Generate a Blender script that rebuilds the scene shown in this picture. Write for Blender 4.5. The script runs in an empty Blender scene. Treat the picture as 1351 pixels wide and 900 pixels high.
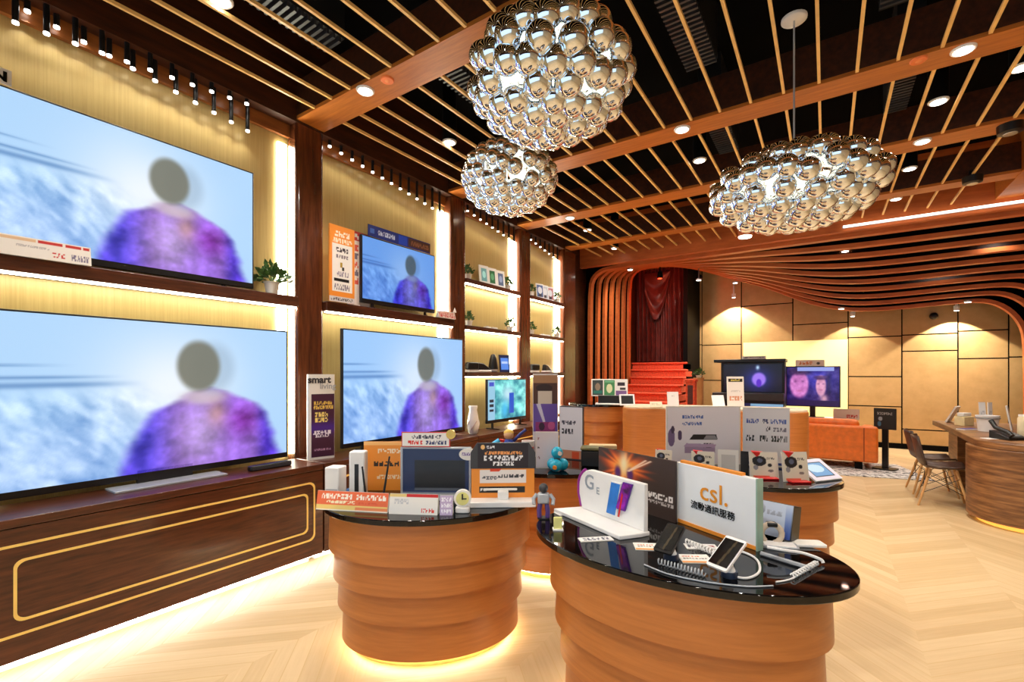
import bpy, math, random
import numpy as np
from mathutils import Vector, Matrix
random.seed(7)
SC = bpy.context.scene
COL = SC.collection
# ------------------------------------------------------------------ camera, world, exposure
F, U0, V0, H = 615.0, 675.5, 493.0, 1.55          # focal length in pixels, principal point, eye height
YAW = math.radians(34.0)
SN, CS = math.sin(YAW), math.cos(YAW)
cam = bpy.data.cameras.new('camera'); cam.sensor_width = 36; cam.lens = F*36/1351
cam.shift_y = (V0-450)/1351; cam.clip_start = .05; cam.clip_end = 200
camo = bpy.data.objects.new('camera', cam); COL.objects.link(camo)
camo.location = (0, 0, H); camo.rotation_euler = (math.pi/2, 0, YAW); SC.camera = camo
wd = bpy.data.worlds.new('world'); SC.world = wd; wd.use_nodes = True
wd.node_tree.nodes['Background'].inputs[0].default_value = (.66, .84, 1, 1)
wd.node_tree.nodes['Background'].inputs[1].default_value = 1.25
SC.view_settings.view_transform = 'Standard'; SC.view_settings.look = 'None'
SC.view_settings.gamma = 1; SC.view_settings.use_curve_mapping = False
SC.view_settings.exposure = 0.12
SPOT_W, SPOT_COL = 98.0, (1, .91, .79)
STRIP = 22.0

def area(name, loc, size, w, col, rot=(0, 0, 0)):
    l = bpy.data.lights.new(name, 'AREA'); l.shape = 'RECTANGLE'; l.size, l.size_y = size; l.energy = w; l.color = col
    o = bpy.data.objects.new(name, l); o.location = loc; o.rotation_euler = rot; COL.objects.link(o); return o

# ------------------------------------------------------------------ pixel -> point on a plane of the room
def ray(u, v):
    a = (u-U0)/F; b = (v-V0)/F
    return Vector((-SN+CS*a, CS+SN*a, -b))
def at(u, v, z):
    d = ray(u, v); return Vector((0, 0, H))+d*((z-H)/d.z)
def at_x(u, v, x):
    d = ray(u, v); return Vector((0, 0, H))+d*(x/d.x)
def at_y(u, v, y):
    d = ray(u, v); return Vector((0, 0, H))+d*(y/d.y)
def depth(p): return -SN*p.x+CS*p.y

# ------------------------------------------------------------------ materials
def lin(c):
    c = np.asarray(c, float)/255.0
    return np.where(c <= .04045, c/12.92, ((c+.055)/1.055)**2.4)
def L4(c): return (*[float(x) for x in lin(c)], 1.0)
def newmat(name):
    m = bpy.data.materials.new(name); m.use_nodes = True
    nt = m.node_tree; return m, nt, nt.nodes['Principled BSDF']
def coords(nt, scale, space='Object'):
    tc = nt.nodes.new('ShaderNodeTexCoord'); mp = nt.nodes.new('ShaderNodeMapping')
    mp.inputs['Scale'].default_value = scale
    nt.links.new(tc.outputs[space], mp.inputs[0]); return mp.outputs[0]
def noise(nt, vec, scale, detail=3, rough=.5):
    n = nt.nodes.new('ShaderNodeTexNoise'); n.inputs['Scale'].default_value = scale
    n.inputs['Detail'].default_value = detail; n.inputs['Roughness'].default_value = rough
    nt.links.new(vec, n.inputs['Vector']); return n.outputs['Fac']
def ramp(nt, fac, stops):
    r = nt.nodes.new('ShaderNodeValToRGB'); e = r.color_ramp.elements
    while len(e) < len(stops): e.new(.5)
    for k, (p, c) in enumerate(stops): e[k].position = p; e[k].color = c
    nt.links.new(fac, r.inputs[0]); return r.outputs[0]
def plain(name, c, rough=.5, metal=0, var=.06, scale=9, emit=0, coat=0, bump=0):
    m, nt, b = newmat(name)
    lo = [max(0, x*(1-var)) for x in c]; hi = [min(255, x*(1+var)) for x in c]
    f = noise(nt, coords(nt, (1, 1, 1)), scale)
    o = ramp(nt, f, [(.3, L4(lo)), (.7, L4(hi))]); nt.links.new(o, b.inputs['Base Color'])
    b.inputs['Roughness'].default_value = rough; b.inputs['Metallic'].default_value = metal
    if coat: b.inputs['Coat Weight'].default_value = coat; b.inputs['Coat Roughness'].default_value = .08
    if emit:
        nt.links.new(o, b.inputs['Emission Color']); b.inputs['Emission Strength'].default_value = emit
    if bump:
        bp = nt.nodes.new('ShaderNodeBump'); bp.inputs['Strength'].default_value = bump
        nt.links.new(f, bp.inputs['Height']); nt.links.new(bp.outputs[0], b.inputs['Normal'])
    return m
def wood(name, c1, c2, sc, rough=.35, n=3.0, coat=0, mid=None):
    m, nt, b = newmat(name); v = coords(nt, sc)
    f = noise(nt, v, n, 5, .6)
    st = [(.32, L4(c1)), (.68, L4(c2))]
    if mid: st.insert(1, (.5, L4(mid)))
    o = ramp(nt, f, st); nt.links.new(o, b.inputs['Base Color'])
    b.inputs['Roughness'].default_value = rough
    if coat: b.inputs['Coat Weight'].default_value = coat; b.inputs['Coat Roughness'].default_value = .1
    return m
def light(name, c, s):
    m, nt, b = newmat(name); f = noise(nt, coords(nt, (1, 1, 1)), 3)
    o = ramp(nt, f, [(.2, L4([x*.98 for x in c])), (.8, L4(c))])
    nt.links.new(o, b.inputs['Emission Color']); b.inputs['Base Color'].default_value = L4(c)
    b.inputs['Emission Strength'].default_value = s; return m
def attrmat(name, rough=.4, emit=0.0):
    m, nt, b = newmat(name); a = nt.nodes.new('ShaderNodeAttribute'); a.attribute_name = 'Col'
    if emit:
        b.inputs['Base Color'].default_value = (.01, .01, .012, 1)
        nt.links.new(a.outputs['Color'], b.inputs['Emission Color']); b.inputs['Emission Strength'].default_value = emit
        b.inputs['Roughness'].default_value = .25
    else:
        nt.links.new(a.outputs['Color'], b.inputs['Base Color']); b.inputs['Roughness'].default_value = rough
    return m

ORANGE_H = wood('orange wood with level grain', (176, 104, 46), (194, 119, 56), (1.2, 1.2, 16), .38, 3, .12)
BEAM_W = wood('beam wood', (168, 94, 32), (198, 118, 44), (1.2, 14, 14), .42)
DARK_X = wood('dark wood of the cabinets', (58, 26, 14), (96, 48, 27), (18, 1.6, 18), .32, 3, .2)
DARK_Z = wood('dark wood of the pillars', (62, 28, 13), (106, 52, 26), (9, 9, .9), .25, 3, .4)
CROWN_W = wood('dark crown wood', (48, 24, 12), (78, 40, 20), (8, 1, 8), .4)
SOFFIT_W = wood('reddish valance wood', (120, 66, 26), (150, 88, 38), (8, 1, 8), .4)
RIB_W = wood('rib wood', (186, 94, 44), (212, 114, 56), (1.2, 8, 6), .45)
DESK_W = wood('walnut desk wood', (84, 50, 26), (160, 112, 68), (1.0, 1.0, 11), .4, 3.2, 0, (126, 84, 48))
PANEL_W = wood('tan wall panel', (200, 160, 102), (212, 172, 114), (2, 2, 2), .55)
GOLD = plain('pale gold slat', (250, 200, 122), .45, 0, .04)
INLAY = plain('gold inlay', (255, 214, 120), .4, 0, .03)
BLACKM = plain('matt black', (14, 13, 13), .6)
BLACKP = plain('black plastic', (16, 16, 18), .35)
GLOSSB = plain('polished black stone', (7, 7, 8), .035, 0, .2)
VOID = plain('black ceiling paint', (10, 9, 9), .9)
DUCT = plain('dark duct metal', (34, 32, 32), .6, .3)
WHITE = plain('white plastic', (238, 236, 234), .4, 0, .015)
OFFW = plain('off white paper', (236, 232, 224), .6, 0, .02)
GREY = plain('silver grey plastic', (176, 180, 186), .35, .3, .03)
DKGREY = plain('dark grey plastic', (58, 58, 62), .4)
CHROME = plain('mirror chrome', (240, 247, 255), .03, 1, .01)
STEEL = plain('brushed steel', (180, 180, 184), .3, .9, .03)
BRASS = plain('brass', (214, 170, 90), .25, .9)
ORANGEP = plain('orange board', (240, 150, 50), .5, 0, .03)
REDP = plain('red plastic', (205, 30, 30), .4)
TURQ = plain('turquoise plastic', (28, 170, 205), .3, 0, .03)
PURPLE = plain('purple plastic', (88, 60, 130), .4)
YELLOWP = plain('pale yellow plastic', (226, 222, 140), .4)
GLASSG = plain('green tinted acrylic edge', (150, 180, 165), .15)
LEAF = plain('leaf green', (58, 92, 40), .5, 0, .3, 40)
LEAFP = plain('pale leaf', (112, 140, 74), .5, 0, .3, 40)
SOIL = plain('potting soil', (50, 36, 26), .9)
POTC = plain('white pot', (226, 220, 210), .5, 0, .04)
RED_C = plain('red stair carpet', (226, 84, 48), .75, 0, .1, 30)
VELVET = plain('dark red velvet', (84, 36, 30), .38, 0, .2, 6)
LEATHER = plain('orange leather', (232, 116, 34), .42, 0, .06, 12)
DOWEL = wood('light dowel wood', (190, 140, 84), (216, 168, 108), (6, 6, 1), .45)
SHELL = plain('dark brown chair shell', (66, 46, 38), .35, 0, .15, 30)
for m_ in (VOID, BLACKM): m_.node_tree.nodes['Principled BSDF'].inputs['Specular IOR Level'].default_value = .05
LAMP_W = light('lamp lens', (255, 250, 240), 9)
LED_W = light('white led', (255, 250, 232), STRIP*.6)
LED_C = light('cove led', (255, 251, 226), STRIP*1.5)
LED_Y = light('warm yellow led', (255, 246, 212), 22)
LED_F = light('white floor led', (255, 252, 240), 32)
BULB = light('bulb', (255, 236, 198), 4)
LED_S = light('shelf led', (255, 248, 222), STRIP*1.3)
PRINT = attrmat('printed card', .45)
SCREEN = attrmat('display', 0, .95)

# ------------------------------------------------------------------ mesh helpers
class MB:
    def __init__(s): s.v = []; s.f = []; s.sm = []
    def add(s, vs, fs, smooth=False):
        n = len(s.v); s.v += [tuple(p) for p in vs]
        s.f += [tuple(i+n for i in f) for f in fs]; s.sm += [smooth]*len(fs); return s
    def box(s, x0, x1, y0, y1, z0, z1):
        return s.add([(x0, y0, z0), (x1, y0, z0), (x1, y1, z0), (x0, y1, z0), (x0, y0, z1), (x1, y0, z1), (x1, y1, z1), (x0, y1, z1)],
                     [(3, 2, 1, 0), (4, 5, 6, 7), (0, 1, 5, 4), (1, 2, 6, 5), (2, 3, 7, 6), (3, 0, 4, 7)])
    def prism(s, pts, z0, z1, smooth=False):
        n = len(pts)
        s.add([(p[0], p[1], z0) for p in pts]+[(p[0], p[1], z1) for p in pts],
              [tuple(range(n))[::-1], tuple(range(n, 2*n))])
        k = len(s.v)-2*n
        s.f += [(k+i, k+(i+1) % n, k+n+(i+1) % n, k+n+i) for i in range(n)]; s.sm += [smooth]*n
        return s
    def cyl(s, p0, p1, r0, r1=None, n=12, cap=True):
        r1 = r0 if r1 is None else r1
        p0 = Vector(p0); p1 = Vector(p1); d = (p1-p0).normalized()
        a = d.orthogonal().normalized(); b = d.cross(a)
        ring = lambda p, r: [p+a*(r*math.cos(2*math.pi*i/n))+b*(r*math.sin(2*math.pi*i/n)) for i in range(n)]
        k = len(s.v); s.v += [tuple(p) for p in ring(p0, r0)+ring(p1, r1)]
        s.f += [(k+i, k+(i+1) % n, k+n+(i+1) % n, k+n+i) for i in range(n)]; s.sm += [True]*n
        if cap: s.f += [tuple(k+i for i in range(n))[::-1], tuple(k+n+i for i in range(n))]; s.sm += [False]*2
        return s
    def tube(s, pts, r, n=8):
        pts = [Vector(p) for p in pts]; k = len(s.v); m = len(pts); a = None
        for i, p in enumerate(pts):
            d = (pts[min(i+1, m-1)]-pts[max(i-1, 0)]).normalized()
            a = d.orthogonal().normalized() if a is None else (a-d*a.dot(d)).normalized()
            b = d.cross(a)
            s.v += [tuple(p+a*(r*math.cos(2*math.pi*j/n))+b*(r*math.sin(2*math.pi*j/n))) for j in range(n)]
        for i in range(m-1):
            for j in range(n):
                s.f.append((k+i*n+j, k+i*n+(j+1) % n, k+(i+1)*n+(j+1) % n, k+(i+1)*n+j)); s.sm.append(True)
        s.f += [tuple(k+j for j in range(n))[::-1], tuple(k+(m-1)*n+j for j in range(n))]; s.sm += [False]*2
        return s
    def lathe(s, prof, n=24, c=(0, 0), sx=1, sy=1):
        k = len(s.v); m = len(prof)
        for r, z in prof:
            s.v += [(c[0]+r*sx*math.cos(2*math.pi*j/n), c[1]+r*sy*math.sin(2*math.pi*j/n), z) for j in range(n)]
        for i in range(m-1):
            for j in range(n):
                s.f.append((k+i*n+j, k+i*n+(j+1) % n, k+(i+1)*n+(j+1) % n, k+(i+1)*n+j)); s.sm.append(True)
        s.f += [tuple(k+j for j in range(n))[::-1], tuple(k+(m-1)*n+j for j in range(n))]; s.sm += [False]*2
        return s
    def ball(s, c, r, nu=16, nv=10, sc=(1, 1, 1)):
        k = len(s.v); c = Vector(c)
        s.v.append((c.x, c.y, c.z-r*sc[2]))
        for i in range(1, nv):
            t = -math.pi/2+math.pi*i/nv
            for j in range(nu):
                q = 2*math.pi*j/nu
                s.v.append((c.x+r*sc[0]*math.cos(t)*math.cos(q), c.y+r*sc[1]*math.cos(t)*math.sin(q), c.z+r*sc[2]*math.sin(t)))
        s.v.append((c.x, c.y, c.z+r*sc[2])); top = len(s.v)-1
        for j in range(nu):
            s.f.append((k, k+1+(j+1) % nu, k+1+j)); s.sm.append(True)
            b = k+1+(nv-2)*nu; s.f.append((b+j, b+(j+1) % nu, top)); s.sm.append(True)
        for i in range(nv-2):
            b = k+1+i*nu
            for j in range(nu):
                s.f.append((b+j, b+(j+1) % nu, b+nu+(j+1) % nu, b+nu+j)); s.sm.append(True)
        return s
    def grid(s, P, smooth=True):
        r = len(P); c = len(P[0]); k = len(s.v)
        for row in P: s.v += [tuple(p) for p in row]
        for i in range(r-1):
            for j in range(c-1):
                s.f.append((k+i*c+j, k+i*c+j+1, k+(i+1)*c+j+1, k+(i+1)*c+j)); s.sm.append(smooth)
        return s
    def mesh(s, name, mat):
        me = bpy.data.meshes.new(name); me.from_pydata(s.v, [], s.f)
        me.polygons.foreach_set('use_smooth', s.sm); me.materials.append(mat); me.update(); me.set_sharp_from_angle(angle=math.radians(50)); return me
    def build(s, name, mat, parent=None, bevel=0, loc=None, rz=0, rot=None, solid=0):
        o = bpy.data.objects.new(name, s.mesh(name, mat)); COL.objects.link(o)
        if parent is not None: o.parent = parent
        if loc is not None: o.location = loc
        o.rotation_euler = rot if rot else (0, 0, rz)
        if solid:
            d = o.modifiers.new('thick', 'SOLIDIFY'); d.thickness = solid; d.offset = 0
        if bevel:
            b = o.modifiers.new('bevel', 'BEVEL'); b.width = bevel; b.segments = 2; b.limit_method = 'ANGLE'; b.angle_limit = math.radians(40)
        return o
def Box(*a): return MB().box(*a)
def tag(o, label, cat, group=None):
    o['label'] = label; o['category'] = cat
    if group: o['group'] = group
    return o
def thing(name, label, cat, loc=(0, 0, 0), rz=0, group=None):
    o = bpy.data.objects.new(name, None); COL.objects.link(o); o.empty_display_size = .05
    o.location = loc; o.rotation_euler = (0, 0, rz); return tag(o, label, cat, group)
def struct(name, mb, mat, bevel=0, **k):
    o = mb.build(name, mat, None, bevel, **k); o['kind'] = 'structure'; return o
def copy_tree(o, loc, rz, label, group=None):
    r = o.copy(); COL.objects.link(r); r.location = loc; r.rotation_euler = (0, 0, rz); r['label'] = label
    if group: r['group'] = group
    for ch in list(o.children):
        c = ch.copy(); COL.objects.link(c); c.parent = r
        for g in list(ch.children):
            d = g.copy(); COL.objects.link(d); d.parent = c
    return r
def text(body, size, mat, parent, x=0, y=-.003, z=0, bold=0, align='CENTER', name='lettering', tilt=0, squeeze=1, ext=.0006):
    cu = bpy.data.curves.new('lettering', 'FONT'); cu.body = body; cu.size = size; cu.align_x = align; cu.offset = bold; cu.extrude = ext
    cu.resolution_u = 3
    t = bpy.data.objects.new('lettering', cu); COL.objects.link(t)
    me = bpy.data.meshes.new_from_object(t.evaluated_get(bpy.context.evaluated_depsgraph_get()))
    bpy.data.objects.remove(t); bpy.data.curves.remove(cu)
    me.transform(Matrix.Translation((x, y, z)) @ Matrix.Rotation(math.pi/2+tilt, 4, 'X') @ Matrix.Diagonal((squeeze, 1, 1, 1)))
    me.materials.clear(); me.materials.append(mat)
    o = bpy.data.objects.new(name, me); COL.objects.link(o); o.parent = parent; return o
# flat printed or lit faces: a fine grid in local x (right) and z (up) that looks along -y
def face(name, w, h, fn, parent, mat, y=-.002, nx=None, x=0, z=0, M=None):
    nx = nx or max(8, min(150, int(w/.004))); ny = max(6, min(150, int(nx*h/w)))
    X, Z = np.meshgrid(np.linspace(0, 1, nx+1), np.linspace(0, 1, ny+1))
    c = lin(np.clip(fn(X, Z), 0, 255)); n = (nx+1)*(ny+1)
    me = bpy.data.meshes.new(name)
    vs = np.stack([(X-.5)*w+x, np.full_like(X, y), Z*h+z], -1).reshape(-1, 3)
    i = np.arange(n).reshape(ny+1, nx+1)
    q = np.stack([i[:-1, :-1], i[:-1, 1:], i[1:, 1:], i[1:, :-1]], -1).reshape(-1, 4)
    me.from_pydata(vs.tolist(), [], q.tolist())
    at_ = me.color_attributes.new('Col', 'FLOAT_COLOR', 'POINT')
    at_.data.foreach_set('color', np.concatenate([c.reshape(-1, 3), np.ones((n, 1))], 1).astype(np.float32).ravel())
    if M is not None: me.transform(M)
    me.materials.append(mat); me.update()
    o = bpy.data.objects.new(name, me); COL.objects.link(o); o.parent = parent; return o
def sst(a, b, x): t = np.clip((x-a)/(b-a+1e-9), 0, 1); return t*t*(3-2*t)
def paint(base, shapes, asp=1.0):
    """shapes in 0..1 (x right, y up): ('r',x0,y0,x1,y1,c) ('e',cx,cy,rx,ry,c) ('t',x0,y0,x1,y1,c,n) ('g',c_top) ('p',[(x,y)..],c)"""
    def fn(X, Y):
        A = np.zeros(X.shape+(3,)); A[:] = base
        for s in shapes:
            k = s[0]
            if k == 'r': m = (X >= s[1]) & (X <= s[3]) & (Y >= s[2]) & (Y <= s[4]); A[m] = s[5]
            elif k == 'e': m = ((X-s[1])/s[3])**2+((Y-s[2])/s[4])**2 < 1; A[m] = s[5]
            elif k == 'o': q = ((X-s[1])/s[3])**2+((Y-s[2])/s[4])**2; A[(q < 1) & (q > .6)] = s[5]
            elif k == 'g': A[:] = A*(1-Y[..., None])+np.array(s[1])*Y[..., None]
            elif k == 'p':
                m = np.ones_like(X, bool); P = s[1]
                for i in range(len(P)):
                    (x0, y0), (x1, y1) = P[i], P[(i+1) % len(P)]
                    m &= ((x1-x0)*(Y-y0)-(y1-y0)*(X-x0)) >= 0
                A[m] = s[2]
            elif k == 't':   # a row of small glyph-like strokes, too small to read in the photograph
                n = s[6]; rs = np.random.RandomState(int(s[1]*997+s[2]*577+n))
                u = (X-s[1])/(s[3]-s[1]); w = (Y-s[2])/(s[4]-s[2]); inn = (u >= 0) & (u < 1) & (w >= 0) & (w <= 1)
                ci = np.clip((u*n).astype(int), 0, n-1); fx = u*n-ci
                pat = rs.rand(n, 3, 3) < .7
                gi = np.clip(((fx-.08)/.84*3).astype(int), 0, 2); gj = np.clip((w*3).astype(int), 0, 2)
                m = inn & (fx > .08) & (fx < .92) & pat[ci, gi, gj]; A[m] = s[5]
        return A
    return fn
# a standing plate measured by the pixels of its foot: left foot, right foot and the top above its middle
def foot(uL, vL, uR, vR, z, vtop=None):
    a = at(uL, vL, z); b = at(uR, vR, z); c = (a+b)/2; w = (b-a).length
    h = None if vtop is None else ((vL+vR)/2-vtop)/F*depth(c)
    return c, w, math.atan2(b.y-a.y, b.x-a.x), h
def disc(n=24, a=1, b=1): return [(a*math.cos(2*math.pi*i/n), b*math.sin(2*math.pi*i/n)) for i in range(n)]
def rrect(w, d, r, n=5):
    out = []
    for cx, cy, a0 in ((w/2-r, d/2-r, 0), (-w/2+r, d/2-r, 90), (-w/2+r, -d/2+r, 180), (w/2-r, -d/2+r, 270)):
        for i in range(n+1):
            a = math.radians(a0+90*i/n); out.append((cx+r*math.cos(a), cy+r*math.sin(a)))
    return out
# ================================================================== THE SETTING
XC, XW, ZB = -3.80, -3.95, 3.75           # pillar face, gold wall, underside of the beams
# floor: chevron oak
m, nt, b = newmat('chevron oak floor')
def math_(op, a, b_=None, c=None):
    n = nt.nodes.new('ShaderNodeMath'); n.operation = op
    for i, x in enumerate((a, b_, c)):
        if x is None: continue
        if isinstance(x, (int, float)): n.inputs[i].default_value = x
        else: nt.links.new(x, n.inputs[i])
    return n.outputs[0]
sx = nt.nodes.new('ShaderNodeSeparateXYZ'); tc = nt.nodes.new('ShaderNodeTexCoord'); nt.links.new(tc.outputs['Object'], sx.inputs[0])
CW, BW = .60, .13
xs = math_('ADD', sx.outputs[0], -.445+CW*20)
tri = math_('PINGPONG', xs, CW)
q = math_('DIVIDE', math_('SUBTRACT', math_('ADD', sx.outputs[1], 50), tri), BW)
bi = math_('FLOOR', q); fr = math_('FRACT', q); ci = math_('FLOOR', math_('DIVIDE', xs, CW))
cb = nt.nodes.new('ShaderNodeCombineXYZ'); nt.links.new(bi, cb.inputs[0]); nt.links.new(ci, cb.inputs[1])
wn = nt.nodes.new('ShaderNodeTexWhiteNoise'); wn.noise_dimensions = '2D'; nt.links.new(cb.outputs[0], wn.inputs['Vector'])
cb2 = nt.nodes.new('ShaderNodeCombineXYZ')
nt.links.new(math_('MULTIPLY', q, 2.2), cb2.inputs[0]); nt.links.new(math_('MULTIPLY', tri, 1.6), cb2.inputs[1]); nt.links.new(math_('MULTIPLY', wn.outputs['Value'], 40), cb2.inputs[2])
gr = noise(nt, cb2.outputs[0], 2.2, 5, .6)
tone = math_('ADD', math_('MULTIPLY', wn.outputs['Value'], .42), math_('MULTIPLY', gr, .62))
colr = ramp(nt, tone, [(.05, L4((184, 153, 108))), (.5, L4((202, 173, 130))), (1, L4((220, 194, 154)))])
edge = math_('MINIMUM', math_('GREATER_THAN', fr, .03), math_('LESS_THAN', fr, .97))
mx = nt.nodes.new('ShaderNodeMix'); mx.data_type = 'RGBA'; mx.inputs[6].default_value = L4((196, 164, 116))
nt.links.new(edge, mx.inputs[0]); nt.links.new(colr, mx.inputs[7]); nt.links.new(mx.outputs[2], b.inputs['Base Color'])
b.inputs['Roughness'].default_value = .42
FLOOR = m
struct('floor', Box(-4.3, 5, -4, 12.7, -.1, 0), FLOOR)
# left wall in brushed gold paper
m, nt, b = newmat('brushed gold wall paper')
f = noise(nt, coords(nt, (30, 30, .7)), 3, 4, .6)
nt.links.new(ramp(nt, f, [(.3, L4((184, 158, 98))), (.7, L4((200, 176, 116)))]), b.inputs['Base Color'])
b.inputs['Roughness'].default_value = .36; b.inputs['Metallic'].default_value = .12
GOLDW = m
struct('wall_left', Box(XW-.1, XW, -2.5, 7.78, 0, 4.5), GOLDW)
struct('wall_right', Box(5, 5.1, -4, 12.7, 0, 4.5), plain('beige paint', (214, 190, 150), .7))
struct('wall_front', Box(-4.3, 5, -4.1, -4, 3.0, 4.5), CROWN_W)  # unseen wall above the opening, added to darken the top of the balls' reflections
struct('ceiling', Box(-4.3, 5, -4, 8.4, 4.5, 4.6), VOID)
tn = [0]
def trim(mb, mat, bevel=0, **k):
    tn[0] += 1; return struct('trim_%d' % tn[0], mb, mat, bevel, **k)
COLY = [(.25, .515), (2.30, 2.565), (4.32, 4.587), (5.87, 6.16), (7.27, 7.72)]
for y0, y1 in COLY: trim(Box(XW, XC, y0, y1, 0, ZB), DARK_Z, .025)
trim(Box(XW, XC+.002, -2.5, 7.78, ZB-.02, 4.5), CROWN_W)                       # crown above the bays
for (a, b_) in ((.515, 2.30), (2.565, 4.32), (4.587, 5.87), (6.16, 7.27)):   # valance under the crown
    trim(Box(-3.94, -3.905, a, b_, ZB-.13, ZB-.02), SOFFIT_W)
for y0, y1 in ((2.30, 2.565), (4.25, 4.51), (5.77, 6.05), (7.30, 7.52)):
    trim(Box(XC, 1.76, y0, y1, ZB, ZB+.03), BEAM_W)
    trim(Box(XC, 1.76, y0+.002, y1-.002, ZB+.03, 4.08), CROWN_W)  # beam sides: shade painted in as darker wood than the undersides
trim(Box(1.76, 2.0, -2, 8.3, ZB-.01, 4.5), BEAM_W)
trim(Box(2.0, 5, -4, 8.3, ZB+.05, ZB+.12), CROWN_W)
sl = MB()
for k in range(22):
    x = -3.537+.2327*k; sl.box(x-.010, x+.010, -2, 8.28, ZB+.008, ZB+.03)
trim(sl, GOLD)
# linear air vents hidden between the slats
for i, (x0, x1, y0, y1) in enumerate(((-3.2, -3.0, .2, 2.2), (-2.7, -2.45, 2.7, 4.1), (-.95, -.72, 1.9, 4.0), (.3, .5, 2.2, 4.1), (-1.0, -.8, 4.6, 5.7), (.45, .62, 4.6, 5.7))):
    t = thing('air_vent', 'dark ribbed linear air vent above the ceiling slats, %s' % ('beside the front left wall bay', 'left of the small chandelier', 'behind the large chandelier', 'right of the pendant wire', 'between second and third beams', 'between third beam and right edge')[i], 'air vent', ((x0+x1)/2, (y0+y1)/2, 4.0))
    w, l = (x1-x0)/2, (y1-y0)/2
    MB().box(-w, w, -l, l, .06, .5).build('housing', DUCT, t)
    g = MB()
    for j in range(int(2*l/.05)): g.box(-w, w, -l+j*.05, -l+j*.05+.02, .02, .06)
    g.build('grille', DKGREY, t)

# back lounge ---------------------------------------------------------------------------------------
YB = 12.45
struct('wall_back', Box(-4.3, 5, YB+.03, YB+.13, 0, 4.5), BLACKM)
seam = [918, 926, 978, 1046, 1119, 1190, 1264, 1331, 1360]
rows = [[455, 502], [455, 502], [402], [427, 470], [444.5, 497, 536], [441, 463, 568], [436, 473], [471]]
for i in range(8):
    x0 = at_y(seam[i], 500, YB).x+.012; x1 = at_y(seam[i+1], 500, YB).x-.012
    zs = [.1]+sorted(at_y((seam[i]+seam[i+1])/2, v, YB).z for v in rows[i] if v < 590)+[4.2]
    pm = MB()
    for a, b_ in zip(zs[:-1], zs[1:]): pm.box(x0, x1, YB, YB+.03, a+.012, b_-.012)
    trim(pm, PANEL_W)
xr = at_y(1360, 500, YB).x
trim(Box(xr, 5, YB, YB+.03, .1, 4.2), PANEL_W)
struct('baseboard_back', Box(-2.8, 5, YB-.02, YB, 0, .1), BLACKM)
trim(Box(-4.3, -3.98, 7.78, 12.5, 0, 4.5), CROWN_W)                             # dark return beside the ribs
trim(Box(-3.98, -2.72, 11.55, 11.65, 0, 4.5), BLACKM)                          # back of the stage
trim(Box(-2.76, -2.66, 11.2, 12.46, 0, 4.4), BLACKM)
trim(Box(-4.3, 5, 8.4, 12.6, 4.45, 4.55), VOID)
trim(Box(-3.98, 5, 8.26, 8.36, 3.60, 4.5), RIB_W)                              # fascia
# flowing ribs: nested portals that roll over the lounge ceiling
wave = [at_y(u, v, 11.9) for u, v in ((900, 352), (925, 358), (950, 365), (970, 371), (1000, 378), (1024, 386), (1060, 400), (1090, 408), (1119, 412), (1150, 412), (1180, 410), (1215, 406.5), (1250, 403), (1290, 400), (1320, 399))]
wx = [p.x for p in wave]; wz = [p.z for p in wave]
for i in range(10):
    y = 8.42+.36*i; t = i/9.0; xr = 2.86+(9-i)*.10
    zl = lambda x: 3.55+(float(np.interp(x, wx, wz))-3.55)*t
    pts = []
    if i < 7:
        xl = -3.84; zz = zl(xl+.35)
        pts += [(xl, 0), (xl, 1.5), (xl, zz-.35)]
        pts += [(xl+.35-.35*math.cos(a), zz-.35+.35*math.sin(a)) for a in np.linspace(.2, math.pi/2, 8)]
    else:
        pts += [(-2.64, zl(-2.64))]
    x_end = xr-.6; xs_ = np.linspace(pts[-1][0]+.1, x_end, 46)
    pts += [(float(x), zl(x)) for x in xs_]
    ze = zl(x_end)
    pts += [(x_end+.6*math.sin(a), ze-.8+.8*math.cos(a)) for a in np.linspace(.12, math.pi/2, 12)]
    pts += [(xr, 1.0), (xr, 0)]
    for _ in range(3):   # soften
        pts = [pts[0]]+[((a[0]+2*b_[0]+c[0])/4, (a[1]+2*b_[1]+c[1])/4) for a, b_, c in zip(pts, pts[1:], pts[2:])]+[pts[-1]]
    P = []; Q = []
    for k, p in enumerate(pts):
        a = pts[max(0, k-1)]; c = pts[min(len(pts)-1, k+1)]
        n = Vector((-(c[1]-a[1]), c[0]-a[0])).normalized()
        w = .065-(.012 if p[0] < -3.3 and i < 7 else 0)
        Q.append([(p[0]+n.x*.004, y+.131, p[1]+n.y*.004), (p[0]+n.x*.45, y+.131, p[1]+n.y*.45), (p[0]+n.x*.45, y+.14, p[1]+n.y*.45), (p[0]+n.x*.004, y+.14, p[1]+n.y*.004), (p[0]+n.x*.004, y+.131, p[1]+n.y*.004)])
        P.append([(p[0], y, p[1]), (p[0], y+.13, p[1]), (p[0]+n.x*w, y+.13, p[1]+n.y*w), (p[0]+n.x*w, y, p[1]+n.y*w), (p[0], y, p[1])])
    rb = MB().grid(P, False); k = len(P)
    rb.f += [(0, 1, 2, 3), tuple((k-1)*5+j for j in (3, 2, 1, 0))]; rb.sm += [False]*2
    trim(rb, RIB_W)
    trim(MB().grid(Q, False), VOID)  # black boards added behind the ribs, standing in for shade in the gaps
# white light line on the fascia
t = thing('linear_light', 'long white light line where slats meet wavy wood', 'light', (0, 8.24, 3.655))
Box(.2, 2.4, -.03, .01, 0, .02).build('diffuser', light('linear light', (255, 244, 226), 3), t)
Box(.19, 2.41, .01, .02, -.01, .03).build('channel', STEEL, t)

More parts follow.
